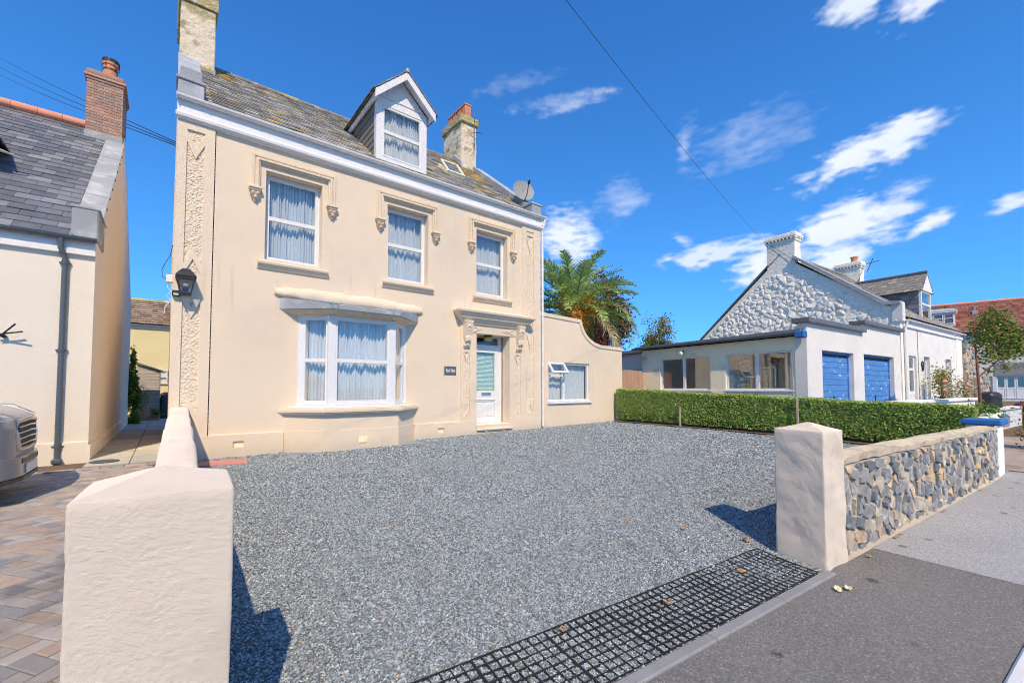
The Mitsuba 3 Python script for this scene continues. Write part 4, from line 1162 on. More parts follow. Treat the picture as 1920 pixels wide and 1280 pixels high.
lc = part(N, 'lead_verge', mL(-1.44, NX + .035, .62, Ln - .62, .0, .05), 'm_lead')
for k in range(4):
    part(lc, 'lead_sheet', mL(-1.45, NX + .045, .70 + k * 1.30, 1.98 + k * 1.30, .045, .062, .006), 'm_lead')
part(N, 'kneeler', cat([cb(-1.44, NX + .03, NY0 - .09, NY0 + .9, 4.26, 4.80, .02), cb(-1.46, NX + .05, NY0 - .10, NY0 + 1.0, 4.79, 4.84, .01)]), 'm_lead')
for k in range(9):
    part(N, 'verge_clip', mL(NX + .03, NX + .05, .9 + k * .6, .915 + k * .6, -.03, .02, .003), 'm_dark_pipe')
# brick chimney
CX0, CX1, CY0, CY1, CZ0, CZ1 = -1.86, -1.14, 5.72, 6.88, 8.0, 9.62
cm = part(N, 'chimney', bx(CX0 + .012, CX1 - .012, CY0 + .012, CY1 - .012, CZ0, CZ1), 'm_mortar')
rng = np.random.default_rng(9)
for j in range(int((CZ1 - CZ0) / .077)):
    z = CZ0 + j * .077
    if z < 8.05:
        continue
    o = (j % 2) * .115
    x = CX0 - o
    while x < CX1 - .02:
        a, b = max(x, CX0), min(x + .222, CX1)
        if b - a > .04:
            part(cm, 'brick', cb(a + .004, b - .004, CY0 + .002 * rng.random(), CY0 + .09, z + .005, z + .072, .006), f'm_brick{rng.integers(4)}')
        x += .23
    y = CY0 + .10 - o
    while y < CY1 - .02:
        a, b = max(y, CY0 + .098), min(y + .222, CY1)
        if b - a > .04 and j % 1 == 0:
            part(cm, 'brick', cb(CX1 - .09, CX1 - .002 * rng.random(), a + .004, b - .004, z + .005, z + .072, .006), f'm_brick{rng.integers(4)}')
        y += .23
part(cm, 'corbel_course', cat([cb(CX0 - .02, CX1 + .02, CY0 - .02, CY1 + .02, 9.62, 9.69, .008)]), 'm_brick1')
part(cm, 'corbel_course', cat([cb(CX0 - .05, CX1 + .05, CY0 - .05, CY1 + .05, 9.692, 9.765, .008)]), 'm_brick2')
part(cm, 'corbel_course', cat([cb(CX0 - .015, CX1 + .015, CY0 - .015, CY1 + .015, 9.767, 9.90, .03)]), 'm_brick0')
pt = part(cm, 'chimney_pot', lathe([(0, 9.85), (.17, 9.85), (.17, 9.92), (.15, 9.98), (.145, 10.25), (.17, 10.27), (.17, 10.33), (.12, 10.33), (.11, 9.9)], (-1.44, 6.0, 0), 24), 'm_terracotta', smooth=40)
part(pt, 'cowl', cat([lathe([(.172, 10.33), (.178, 10.42), (.13, 10.44), (0, 10.44)], (-1.44, 6.0, 0), 20)] + [tube([(-1.44 + .177 * math.cos(q), 6.0 + .177 * math.sin(q), 10.18), (-1.44 + .18 * math.cos(q), 6.0 + .18 * math.sin(q), 10.44)], .008, 5) for q in np.arange(6) * 1.047] + [lathe([(.153, 10.12), (.158, 10.12), (.158, 10.16), (.153, 10.16)], (-1.44, 6.0, 0), 20)]), 'm_black')
part(cm, 'flashing', cat([cb(CX0 - .01, CX1 + .012, CY0 - .01, CY0 + .02, 8.02, 8.26, .004)]), 'm_lead')
# corner of the neighbour's dormer at the frame's edge
nd = part(N, 'dormer', cat([bx(-4.2, -2.95, 2.6, 4.6, 5.4, 6.75)]), 'm_slate1')
part(nd, 'barge_board', cat([slaby(Polygon([(-3.55, 7.30), (-2.72, 6.38), (-2.72, 6.22), (-2.82, 6.20), (-3.55, 7.02)]), 2.50, 2.56), cb(-2.84, -2.66, 2.48, 2.62, 6.12, 6.24, .01), hull([[-2.75, 2.5, 6.08], [-2.30, 2.72, 6.02], [-2.75, 2.6, 6.05], [-2.75, 2.5, 6.10], [-2.32, 2.75, 6.03]])]), 'm_white_paint')
part(nd, 'roof', cat([hull([[-3.55, y, 7.34 + h] for y in (2.46, 4.9) for h in (0, .04)] + [[-2.66, y, 6.36 + h] for y in (2.46, 4.0) for h in (0, .04)])]), 'm_slate0')
bk = put('wall_bracket', cat([tube([(-2.17, 1.19, 2.42), (-2.17, 1.12, 2.42)], .03, 8), tube([(-2.22, 1.12, 2.40), (-2.02, .98, 2.62)], .013, 6), tube([(-2.25, 1.12, 2.44), (-1.94, 1.0, 2.50)], .013, 6)]), 'm_black', label='black forked metal rod sticking out at the left edge above the car', cat='bracket')

# ------------------------------------------------------------------ behind the passage
Y = thing('yellow_house', 'yellow rendered house with brown tiled roof at the end of the passage', 'house')
part(Y, 'wall', bx(-9, 8, 20.0, 26, -.1, 4.78), 'm_yellow')
part(Y, 'gutter', cat([gutter(-9, 8, 19.86, 4.90, .07), bx(-9, 8, 19.93, 20.0, 4.70, 4.92)]), 'm_white_paint', smooth=30)
yr = part(Y, 'roof', tm([[-9, 19.75, 4.90], [8, 19.75, 4.90], [8, 22.9, 6.62], [-9, 22.9, 6.62]], [[0, 1, 2, 3]]), 'm_joint')
aa = math.atan2(1.72, 3.15)
MY = frame((0, 19.75, 4.92), (1, 0, 0), (0, math.cos(aa), math.sin(aa)), (0, -math.sin(aa), math.cos(aa)))
sl = slates(-3.2, 1.0, 3.58, .25, .30, MY, 6, .03, .004, None, 1.15)
part(yr, 'roof_tile', cat([m for _, _, m in sl]), 'm_brown_tile', kind='stuff')
part(yr, 'ridge', tube([(-9, 22.9, 6.62), (8, 22.9, 6.62)], .12, 8), 'm_lichen_stone')
yb = part(Y, 'window', ringframe(-.55, .5, 1.8, 2.55, .06, 19.9, 19.97, [(-.5, 2.15, .45, 2.2), (-.05, 1.85, 0, 2.5)]), 'm_pvc')
part(yb, 'pane', tm([[-.5, 19.93, 1.85], [.45, 19.93, 1.85], [.45, 19.93, 2.5], [-.5, 19.93, 2.5]], [[0, 1, 2, 3]]), 'm_glass')
SH = thing('shed', 'small grey timber shed with sloping felt roof at the passage end', 'shed')
part(SH, 'body', bx(-.98, -.28, 14.05, 15.6, .2, 2.28), 'm_joint')
for k in range(17):
    part(SH, 'board', hull([[x, y, z] for x in (-1.0, -.27) for y, z in ((14.02, .28 + k * .118), (14.045, .28 + k * .118), (14.035, .392 + k * .118))]), 'm_wood_grey')
part(SH, 'board', slaby(Polygon([(-1.0, 2.285), (-.27, 2.285), (-1.0, 2.56)]), 14.03, 14.05), 'm_wood_grey')
part(SH, 'roof', hull([[-1.1, 13.9, 2.64], [-.16, 13.9, 2.28], [-1.1, 15.8, 2.64], [-.16, 15.8, 2.28], [-1.1, 13.9, 2.68], [-.16, 13.9, 2.32], [-1.1, 15.8, 2.68], [-.16, 15.8, 2.32]]), 'm_slate1')
for k in range(12):
    part(SH, 'side_board', cb(-.275, -.25, 14.05 + k * .13, 14.17 + k * .13, .25, 2.26, .004), 'm_wood_grey')
wb = thing('water_butt', 'dark blue plastic water butt beside the timber shed', 'barrel')
part(wb, 'body', lathe([(0, .27), (.18, .27), (.21, .6), (.22, 1.0), (.20, 1.3), (0, 1.31)], (-.03, 14.4, 0), 20), 'm_dark_pipe', smooth=40)
part(wb, 'lid', lathe([(.21, 1.31), (.21, 1.34), (.08, 1.40), (0, 1.40)], (-.03, 14.4, 0), 20), 'm_black', smooth=40)


def plant(name, label, catg, mats, center, R, n, size, cols, seed, group=None, stems=(), part_name='foliage', shape=None, kind_='stuff', aspect=.55):
    rng = np.random.default_rng(seed)
    k = thing(name, label, catg, group)
    cl = rng.normal(size=(max(6, n // 110), 3)); cl /= np.linalg.norm(cl, axis=1, keepdims=True)
    cl = cl * (rng.random((len(cl), 1)) ** .45) * np.asarray(R) + center
    w = rng.integers(0, len(cl), n)
    P = cl[w] + rng.normal(size=(n, 3)) * np.asarray(R) * .19
    part(k, part_name, leaves(P, size, rng, aspect), mats, color=leafcol(n, cols, rng, .35), kind=kind_)
    for pts, r in stems:
        part(k, 'stem' if len(pts) < 99 else 'trunk', tube(pts, r, 7), 'm_bark', smooth=40)
    if not isinstance(name, str):
        raise ValueError
    return k, cl


GREEN = [(.12, .23, .05), (.18, .31, .07), (.26, .38, .09), (.09, .16, .04)]
plant('climbing_plant', 'tall leafy green climber at the rear corner of the left house', 'plant', 'm_leaf', (-.98, 11.6, 1.75), (.22, .3, 1.05), 2200, .12, GREEN + [(.3, .3, .03)], 5, stems=[([(-1.0, 11.6, .26), (-.98, 11.6, 1.5), (-.95, 11.6, 2.4)], (.03, .02, .008))])
plant('garden_shrub', 'low green plants spilling over the path edge below the climber', 'plant', 'm_leaf', (-.92, 11.2, .42), (.2, .7, .16), 900, .09, GREEN, 6)
pp = thing('flower_pot', 'terracotta pot with sparse plant in front of the timber shed', 'plant pot')
part(pp, 'pot', lathe([(0, .27), (.13, .27), (.19, .58), (.21, .58), (.21, .64), (.17, .64), (.15, .5), (0, .5)], (-.78, 12.9, 0), 20), 'm_terracotta', smooth=40)
rng = np.random.default_rng(3)
P = np.array([-.78, 12.9, 1.2]) + rng.normal(size=(260, 3)) * (.12, .12, .25)
part(pp, 'foliage', leaves(P, .08, rng), 'm_leaf', color=leafcol(260, GREEN + [(.4, .36, .08)], rng), kind='stuff')
part(pp, 'stem', cat([tube([(-.78, 12.9, .5), (-.80 + .1 * k, 12.9, 1.0), (-.84 + .1 * k, 12.9, 1.35)], .01, 6) for k in range(3)]), 'm_bark')
gt_ = thing('garden_trough', 'low brick planter with green plant before the shed', 'planter')
part(gt_, 'trough', cb(-.70, -.22, 13.2, 13.5, .26, .46, .02), 'm_brick2')
P = np.array([-.35, 13.3, .56]) + rng.normal(size=(260, 3)) * (.1, .08, .09)
part(gt_, 'foliage', leaves(P, .09, rng), 'm_leaf', color=leafcol(260, GREEN, rng), kind='stuff')

# overhead wires
far = lambda dz: (-8.0, 30.0, 20.9 + dz)
for k, dz in enumerate((0, -.45, -.8)):
    a = np.array([-.02, 5.5, 8.48 - .05 * k]); b = np.array([-12.1, 47, 30.5 + dz * 1.9])
    pts = [a + (b - a) * t - np.array([0, 0, .5]) * 4 * t * (1 - t) * .25 for t in np.linspace(0, 1, 16)]
    put('overhead_wire', tube(pts, .016, 5), 'm_black', label=('topmost', 'middle', 'lowest')[k] + ' of the three dark wires running left from the cream house', cat='wire', group='wires left of the cream house')

# ------------------------------------------------------------------ parked car at the left edge (nose points to +x)
CAR = thing('parked_car', 'silver grey car parked on the block paved drive, nose at the left edge', 'car')
cy, cz = -1.65, .25
secs = [  # x, half width, bottom, shoulder z, top z, top half width
    (-1.40, .47, .42, .82, .93, .38), (-1.425, .60, .30, .86, .965, .48), (-1.48, .73, .25, .90, 1.0, .56), (-1.58, .83, .22, .94, 1.05, .63), (-1.75, .88, .20, .97, 1.10, .68), (-2.15, .90, .20, 1.0, 1.21, .72), (-2.45, .90, .20, 1.0, 1.28, .74),
    (-3.2, .91, .20, 1.0, 1.28, .76), (-4.4, .91, .20, 1.0, 1.28, .76), (-5.5, .89, .22, 1.0, 1.24, .74), (-5.75, .80, .3, .95, 1.08, .66)]


def carsec(s, n=9):
    x, w, zb, zs, zt, wt_ = s
    pr = [(0, zb), (w * .80, zb), (w * .97, zb + .10), (w, (zb + zs) / 2), (w * .985, zs - .05), (w * .95, zs), (wt_ * 1.03, (zs + zt) / 2 + .03), (wt_ * .8, zt - .005), (0, zt)]
    L_ = [(y, z) for y, z in pr] + [(-y, z) for y, z in pr[-2:0:-1]]
    return [[x, cy + y, cz + z] for y, z in L_]


from scipy.interpolate import PchipInterpolator
S_ = np.array([carsec(s) for s in secs])
tt = np.linspace(0, 1, len(secs)); ts = np.concatenate([np.linspace(0, .45, 40), np.linspace(.46, 1, 20)])
S2 = PchipInterpolator(tt, S_)(ts)
ns, nk = S2.shape[:2]
F = [[i * nk + q, i * nk + (q + 1) % nk, (i + 1) * nk + (q + 1) % nk, (i + 1) * nk + q] for i in range(ns - 1) for q in range(nk)]
V = np.vstack([S2.reshape(-1, 3), S2[0].mean(0)[None], S2[-1].mean(0)[None]])
Ft = np.vstack([tm(V, np.array(F)).faces, [[ns * nk, (q + 1) % nk, q] for q in range(nk)], [[ns * nk + 1, (ns - 1) * nk + q, (ns - 1) * nk + (q + 1) % nk] for q in range(nk)]])
bodym = tm(V, Ft); trimesh.repair.fix_normals(bodym)
part(CAR, 'body', bodym.subdivide(), 'm_car', smooth=40)
cabin = hull([[x, cy + s * w, cz + z] for x, w, z in ((-2.35, .70, 1.22), (-3.25, .64, 1.68), (-3.6, .62, 1.74), (-5.0, .61, 1.73), (-5.6, .70, 1.22)) for s in (-1, 1)])
part(CAR, 'windows', cabin, 'm_black', smooth=20)
part(CAR, 'roof', hull([[x, cy + s * w, cz + z] for x, w, z in ((-3.2, .645, 1.68), (-3.6, .63, 1.755), (-5.0, .62, 1.745), (-5.2, .64, 1.66)) for s in (-1, 1)]), 'm_car', smooth=30)
gr = part(CAR, 'grille', cb(-1.45, -1.384, cy - .42, cy + .42, cz + .60, cz + .90, .02), 'm_joint')
for k in range(4):
    z = cz + .645 + k * .07
    part(gr, 'slat', tube([(-1.382, cy - .41, z - .008), (-1.368, cy, z + .008), (-1.382, cy + .41, z - .008)], .010, 6), 'm_chrome', smooth=40)
part(gr, 'surround', tube([(-1.395, cy - .38, cz + .585), (-1.385, cy, cz + .58), (-1.395, cy + .38, cz + .585), (-1.40, cy + .45, cz + .75), (-1.405, cy + .44, cz + .91), (-1.39, cy, cz + .935), (-1.405, cy - .44, cz + .91), (-1.40, cy - .45, cz + .75), (-1.395, cy - .38, cz + .585)], .026, 8), 'm_chrome', smooth=40)
part(CAR, 'bumper', cat([hull([[x, cy + s * w, cz + z] for x, w in ((-1.355, .36), (-1.385, .55), (-1.45, .70), (-1.55, .81), (-1.70, .88)) for s in (-1, 1) for z in (.27, .50)] + [[-1.8, cy + s * .86, cz + z] for s in (-1, 1) for z in (.24, .52)])]), 'm_car', smooth=30)
part(CAR, 'lower_grille', hull([[x, cy + s * w, cz + z] for x, w in ((-1.352, .38), (-1.42, .46)) for s in (-1, 1) for z in (.415, .475)]), 'm_black')
part(CAR, 'splitter', hull([[x, cy + s * w, cz + z] for x, w in ((-1.345, .40), (-1.43, .74), (-1.62, .88)) for s in (-1, 1) for z in (.22, .262)]), 'm_black')
part(CAR, 'number_plate', cb(-1.352, -1.335, cy - .26, cy + .26, cz + .285, cz + .40, .004), 'm_plate')
for s in (-1, 1):
    hl = part(CAR, 'headlight', hull([[-1.425, cy + s * .52, cz + .965], [-1.42, cy + s * .54, cz + .90], [-1.53, cy + s * .80, cz + .93], [-1.55, cy + s * .80, cz + 1.0], [-1.90, cy + s * .875, cz + 1.10], [-1.90, cy + s * .905, cz + 1.0], [-1.66, cy + s * .74, cz + 1.085]]), 'm_lamp_glass', smooth=25)
    part(hl, 'indicator', hull([[-1.48, cy + s * .66, cz + 1.005], [-1.50, cy + s * .81, cz + .965], [-1.66, cy + s * .895, cz + 1.0], [-1.62, cy + s * .80, cz + 1.065]]), 'm_orange')
    part(hl, 'bezel', tube([(-1.42, cy + s * .53, cz + .935), (-1.50, cy + s * .82, cz + .93), (-1.90, cy + s * .912, cz + .995), (-1.90, cy + s * .88, cz + 1.105), (-1.65, cy + s * .74, cz + 1.09), (-1.42, cy + s * .53, cz + .975)], .006, 6), 'm_chrome', smooth=40)
    for x in (-2.25, -4.9):
        wh = part(CAR, 'wheel', mv(lathe([(.20, -.1), (.30, -.1), (.325, -.06), (.325, .06), (.30, .1), (.20, .1)], (0, 0, 0), 28), frame((x, cy + s * .80, cz + .32), (1, 0, 0), (0, 0, 1), (0, -1, 0))), 'm_tyre', smooth=40)
        part(wh, 'rim', mv(lathe([(0, .085), (.05, .09), (.19, .08), (.205, .095), (.205, -.05), (0, -.05)], (0, 0, 0), 20), frame((x, cy + s * .80, cz + .32), (1, 0, 0), (0, 0, 1), (0, -s * -1.0, 0))), 'm_rim', smooth=40)
    part(CAR, 'mirror', hull([[x, cy + s * y, cz + z] for x in (-2.62, -2.75) for y in (.90, 1.06) for z in (1.08, 1.2)]), 'm_car')
part(CAR, 'bonnet_line', cat([tube([(-1.62, cy + s * .50, cz + 1.055), (-1.9, cy + s * .60, cz + 1.135), (-2.35, cy + s * .66, cz + 1.235)], .004, 6) for s in (-1, 1)]), 'm_joint')
# ------------------------------------------------------------------ white garages with lean-to, and the cottage behind (local frame a along the street, b away from it)
MG = frame((14.44, -5.30, 0), E1, E2)
G = lambda m: mv(m, MG)
gpt = lambda a, b, z: np.array([14.44, -5.30, 0]) + E1 * a + E2 * b + np.array([0, 0, z])
GA = thing('garage_block', 'low white flat roofed garages with two blue doors and a glazed lean-to', 'garage')
f = Polygon([(0, .3), (8.05, .3), (8.05, 3.76), (4.18, 3.76), (4.18, 3.47), (0, 3.47)]).difference(unary_union([sbox(1.0, .2, 3.38, 2.72), sbox(4.28, .2, 7.25, 2.75)]))
part(GA, 'front_wall', G(cat([slaby(f, 0, .25), bx(0, .12, .25, .32, .3, 3.40), bx(7.95, 8.05, .25, 4, .3, 3.6), bx(.2, 8.0, .25, 6, 3.0, 3.1), bx(.3, 8, 3.0, 3.1, .3, 3.0)])), 'm_white_wall')
cpg = part(GA, 'parapet_cap', G(cat([cb(-.12, 4.20, -.14, .35, 3.47, 3.62, .015)])), 'm_slate3')
part(GA, 'parapet_cap', G(cb(4.10, 8.12, -.14, .35, 3.76, 3.90, .015)), 'm_slate3')
for q, (a0, a1, z1) in enumerate(((1.0, 3.38, 2.72), (4.28, 7.25, 2.75))):
    gd = part(GA, 'garage_door', G(bx(a0, a1, .20, .23, .5, z1)), 'm_joint', label=('left', 'right')[q] + ' faded blue timber garage door')
    for k in range(12):
        zz = .55 + k * .185
        if zz + .178 < z1:
            part(gd, 'plank', G(cb(a0 + .04, a1 - .04, .165, .20, zz, zz + .178, .006)), 'm_blue')
    part(gd, 'door_frame', G(cat([bx(a0, a0 + .05, .13, .22, .5, z1), bx(a1 - .05, a1, .13, .22, .5, z1), bx(a0 + .05, a1 - .05, .13, .22, z1 - .07, z1)])), 'm_blue')
    part(gd, 'handle', G(cat([bx((a0 + a1) / 2 - .04, (a0 + a1) / 2 + .04, .14, .165, 1.22, 1.25), bx((a0 + a1) / 2 - .01, (a0 + a1) / 2 + .01, .14, .165, 1.1, 1.32)])), 'm_black')
# lean-to side wall with two double windows, plane a = 0.02
side = Polygon([(.62, .3), (6.0, .3), (6.0, 3.08), (.62, 3.10)]).difference(unary_union([sbox(.62 - .2, 1.52, 2.48, 2.70), sbox(3.03, 1.52, 5.10, 2.70)]))
part(GA, 'side_wall', G(cat([slabx(side, .03, .25), slabx(sbox(.32, .3, .42, 3.1), .03, .25), slabx(sbox(.42, .3, .62, 1.52), .03, .25), slabx(sbox(.42, 2.70, .62, 3.1), .03, .25), slabx(sbox(2.48, .3, 3.0, 1.5), .015, .03), slabx(sbox(5.12, .3, 5.98, 2.72), .018, .03), slabx(sbox(.15, .3, .40, 1.9), .014, .03)])), 'm_off_wall')
for q, (b0, b1, bm) in enumerate(((.42, 2.48, 1.45), (3.03, 5.10, 4.10))):
    fr_ = G(cat([slabx(sbox(b0, 1.50, b1, 2.70).difference(unary_union([sbox(b0 + .06, 1.56, bm - .05, 2.65), sbox(bm + .05, 1.56, b1 - .06, 2.65)])), .08, .15), bx(.0, .15, b0 - .05, b1 + .05, 1.46, 1.50)]))
    kw = part(GA, 'lean_to_window', fr_, 'm_white_paint')
    for (u0, u1) in ((b0 + .06, bm - .05), (bm + .05, b1 - .06)):
        part(kw, 'pane', G(tm([[.11, u0, 1.56], [.11, u1, 1.56], [.11, u1, 2.65], [.11, u0, 2.65]], [[0, 1, 2, 3]])), 'm_glass_bright')
part(GA, 'interior', G(cat([bx(3.3, 3.35, .3, 6, .3, 3.0), bx(.25, 3.3, 5.9, 5.95, .3, 3.0), bx(.25, 3.3, .63, .68, .3, 3.0), bx(.25, 3.3, .68, 5.9, .55, .6)])), 'm_inside')
lr = part(GA, 'lean_to_roof', G(cat([hull([[-.16, b, z + dz] for b, z in ((.10, 3.20), (6.2, 3.12)) for dz in (0, .10)] + [[8.0, b, z + dz] for b, z in ((.36, 3.40), (6.2, 3.40)) for dz in (0, .08)])])), 'm_slate1')
part(GA, 'lean_to_gutter', G(cat([mv(gutter(-6.3, -.2, .0, 3.17, .06), np.array([[0, 1, 0, -.20], [-1, 0, 0, 0], [0, 0, 1, 0], [0, 0, 0, 1.]]))])), 'm_dark_pipe', smooth=30)
part(GA, 'gutter_end', G(cat([cb(-.28, -.05, -.05, .22, 3.02, 3.22, .03)])), 'm_blue_cap')
# rear part of the lean-to, set back a little
bwm = part(GA, 'rear_wall', G(slabx(Polygon([(6.0, .3), (7.6, .3), (7.6, 3.0), (6.0, 3.05)]).difference(sbox(6.35, 1.5, 6.75, 2.35)), .55, .75)), 'm_white_wall')
part(bwm, 'window', G(cat([slabx(sbox(6.35, 1.5, 6.75, 2.35).difference(sbox(6.40, 1.55, 6.70, 2.30)), .62, .68), bx(.64, .66, 6.54, 6.56, 1.55, 2.30)])), 'm_white_paint')
part(bwm, 'pane', G(tm([[.64, 6.38, 1.5], [.64, 6.72, 1.5], [.64, 6.72, 2.3], [.64, 6.38, 2.3]], [[0, 1, 2, 3]])), 'm_glass')
part(GA, 'rear_corner', G(bx(.25, .75, 5.95, 6.0, .3, 3.05)), 'm_white_wall')
part(GA, 'rear_roof', G(hull([[a, b, z] for a in (.35, 8) for b in (6.2, 8.0) for z in (3.06, 3.18)])), 'm_slate1')
cam_ = thing('security_camera', 'small white dome camera under the lean-to gutter', 'camera')
part(cam_, 'body', G(cat([tube([(-.02, 4.05, 2.92), (-.12, 4.05, 2.90)], .03, 8)])), 'm_black')
part(cam_, 'dome', trimesh.creation.icosphere(2, .085).apply_translation(gpt(-.14, 4.05, 2.84)), 'm_white_paint', smooth=True)
# things seen through the lean-to glass
ls = thing('hanging_lampshade', 'round woven lampshade hanging inside the lean-to window', 'lampshade')
part(ls, 'shade', lathe([(.10, 0), (.22, .06), (.26, .16), (.22, .28), (.10, .33)], gpt(1.0, 2.35, 2.25), 20), 'm_stake', smooth=True)
part(ls, 'cord', tube([gpt(1.0, 2.35, 2.58), gpt(1.0, 2.35, 3.0)], .01, 5), 'm_black')
yc = put('yellow_tub', G(cb(.45, .62, 1.95, 2.2, 1.52, 1.74, .02)), mat('m_yellow_tub', (.72, .55, .03), .5, .4), label='yellow plastic tub on the window ledge of the lean-to', cat='tub')
ch_ = thing('folding_chair', 'slim wooden framed chair standing inside the lean-to', 'chair')
part(ch_, 'backrest', G(cat([tube([(1.2, 1.65, 1.0), (1.2, 1.65, 2.25)], .02, 6), tube([(1.2, 2.0, 1.0), (1.2, 2.0, 2.25)], .02, 6), tube([(1.2, 1.65, 2.25), (1.2, 2.0, 2.25)], .02, 6)])), 'm_stake')
part(ch_, 'seat', G(cb(.8, 1.25, 1.6, 2.05, 1.5, 1.54, .01)), 'm_stake')
for a_, b_ in ((.83, 1.63), (.83, 2.02), (1.2, 1.63), (1.2, 2.02)):
    part(ch_, 'leg', G(tube([(a_, b_, .6), (a_, b_, 1.5)], .018, 6)), 'm_stake')

# cottage
C = thing('cottage', 'white cottage with painted rubble gable, slate roof and two white chimneys', 'house')
A0, A1, BR, ZE, ZR = 8.17, 17.2, 4.35, 4.42, 8.05
gp_ = Polygon([(0, .3), (8.6, .3), (8.6, 4.25), (BR, ZR - .12), (0, 4.62)])
part(C, 'gable_wall', G(slabx(gp_, A0, A0 + .25)), 'm_white_stone')
stones_poly = Polygon([(0.1, 3.3), (8.5, 3.3), (8.5, 4.18), (5.0, 7.05), (3.6, 7.08), (2.1, 5.95), (1.4, 5.40), (.1, 4.55)])
rng = np.random.default_rng(50)
gr_ = cells(stones_poly, .36, .15, 51, .001, .62)
gf = lambda u, v, h: np.stack([A0 - np.asarray(h) + 0 * u, u, v], -1)
for r in sorted(gr_, key=lambda r: -Polygon(r).area)[:300]:
    part(C + '__gable_wall', 'stone', G(stone(r, gf, .016 + .03 * rng.random(), rng, .02, .03, .12, .46)), 'm_white_stone', smooth=70)
rs_ = sorted(gr_, key=lambda r: -Polygon(r).area)[300:]
if rs_:
    part(C + '__gable_wall', 'small_stone', G(cat([stone(r, gf, .026, rng, .02, .02, .12, .46) for r in rs_])), 'm_white_stone', smooth=70, kind='stuff')
part(C, 'verge_coping', G(slabx(Polygon([(-.05, 4.90), (.45, 4.92), (3.75, 7.68), (3.75, 7.82), (.40, 5.06), (-.05, 5.02)]), A0 - .17, A0 + .30)), 'm_lead')
part(C, 'rear_verge', G(slabx(Polygon([(8.75, 4.14), (8.75, 4.22), (4.9, 7.66), (4.9, 7.58)]), A0 - .08, A0 + .25)), 'm_slate1')
part(C, 'kneeler', G(cb(A0 - .06, A0 + .25, -.10, .25, 4.2, 4.98, .02)), 'm_white_wall')
wh_ = [sbox(9.02, .3, 9.98, 2.90), sbox(11.0, 1.1, 11.85, 2.94), sbox(14.3, .9, 15.3, 2.95)]
part(C, 'front_wall', G(cat([slaby(sbox(A0 + .25, .3, A1, 4.3).difference(unary_union(wh_)), .0, .25), slabx(Polygon([(.25, .3), (8.6, .3), (8.6, 4.2), (BR, ZR - .2), (.25, 4.5)]), A1 - .25, A1 - .002), bx(A0 + .25, A1 - .25, 4.0, 4.1, .3, 4.2)])), 'm_white_wall')
part(C, 'corner_quoin', G(bx(A1 - 1.0, A1 + .02, -.03, .0, .3, 4.0)), 'm_white_stone')
part(C, 'fascia', G(cat([cb(A0 + .2, A1 + .1, -.07, .0, 4.02, 4.22, .008)])), 'm_white_paint')
part(C, 'gutter', G(gutter(A0 + .15, A1 + .15, -.14, 4.30, .065)), 'm_white_paint', smooth=30)
part(C, 'downpipe', G(tube([(A0 + .3, -.14, 4.3), (A0 + .3, -.10, 4.05), (A0 + .28, -.06, 3.9), (A0 + .28, -.06, .5)], .045, 10)), 'm_white_paint', smooth=40)
part(C, 'groove', G(bx(10.18, 10.215, -.012, .0, .5, 4.0)), 'm_joint')
dd = part(C, 'door', G(cat([ringframe(9.02, 9.98, .6, 2.90, .09, .08, .14, [(9.08, 2.30, 9.92, 2.40)]), bx(9.11, 9.89, .10, .12, .7, 1.45), bx(9.35, 9.7, .08, .10, 1.30, 1.34)])), 'm_pvc')
for z0, z1 in ((1.45, 2.30), (2.40, 2.82)):
    part(dd, 'pane', G(tm([[9.11, .11, z0], [9.89, .11, z0], [9.89, .11, z1], [9.11, .11, z1]], [[0, 1, 2, 3]])), 'm_glass')
for a0, a1, z0, z1 in ((11.0, 11.85, 1.1, 2.94), (14.3, 15.3, .9, 2.95)):
    kw = part(C, 'window', G(ringframe(a0, a1, z0, z1, .07, .12, .18, [(a0 + .05, 1.85, a1 - .05, 1.92)])), 'm_pvc')
    part(kw, 'pane', G(tm([[a0, .15, z0], [a1, .15, z0], [a1, .15, z1], [a0, .15, z1]], [[0, 1, 2, 3]])), 'm_glass')
    curtain(kw, a0, a1, .22, z0, z1, 81, .02, 10, MG)
pq = part(C, 'iron_plaque', G(cat([tube([(10.72 + .13 * math.cos(t) * (1 + .3 * math.sin(3 * t)), -.02, 2.52 + .2 * math.sin(t)) for t in np.linspace(0, 6.3, 24)], .022, 6)] + [tube([(10.64 + .05 * k, -.02, 2.42 + .03 * (k % 2)), (10.68 + .05 * k, -.02, 2.60 - .04 * (k % 3))], .018, 5) for k in range(3)])), 'm_black')
# roof
ac = math.atan((ZR - 4.42) / (BR + .1))
MC = MG @ frame((0, -.12, 4.40), (1, 0, 0), (0, math.cos(ac), math.sin(ac)), (0, -math.sin(ac), math.cos(ac)))
Lc = (BR + .12) / math.cos(ac)
cr = part(C, 'roof', cat([G(tm([[A0 + .2, -.12, 4.38], [A1, -.12, 4.38], [A1, BR, ZR], [A0 + .2, BR, ZR]], [[0, 1, 2, 3]])), G(tm([[A0 - .05, BR, ZR], [A1, BR, ZR], [A1, 8.8, 4.2], [A0 - .05, 8.8, 4.2]], [[0, 1, 2, 3]]))]), 'm_joint')
sl = slates(A0 + .3, A1, Lc, .30, .22, MC, 15, .014, .004)
part(cr, 'slate', cat([m for _, _, m in sl]), 'm_old_slate', kind='stuff')
part(cr, 'ridge', G(tube([(A0 + .3, BR, ZR + .02), (A1, BR, ZR + .02)], .10, 10)), 'm_old_slate', smooth=40)
part(cr, 'valley_flashing', G(tube([(A0 + 1.6, 1.7, 6.05), (A0 + 1.6, .5, 5.0)], .05, 6)), 'm_slate0')


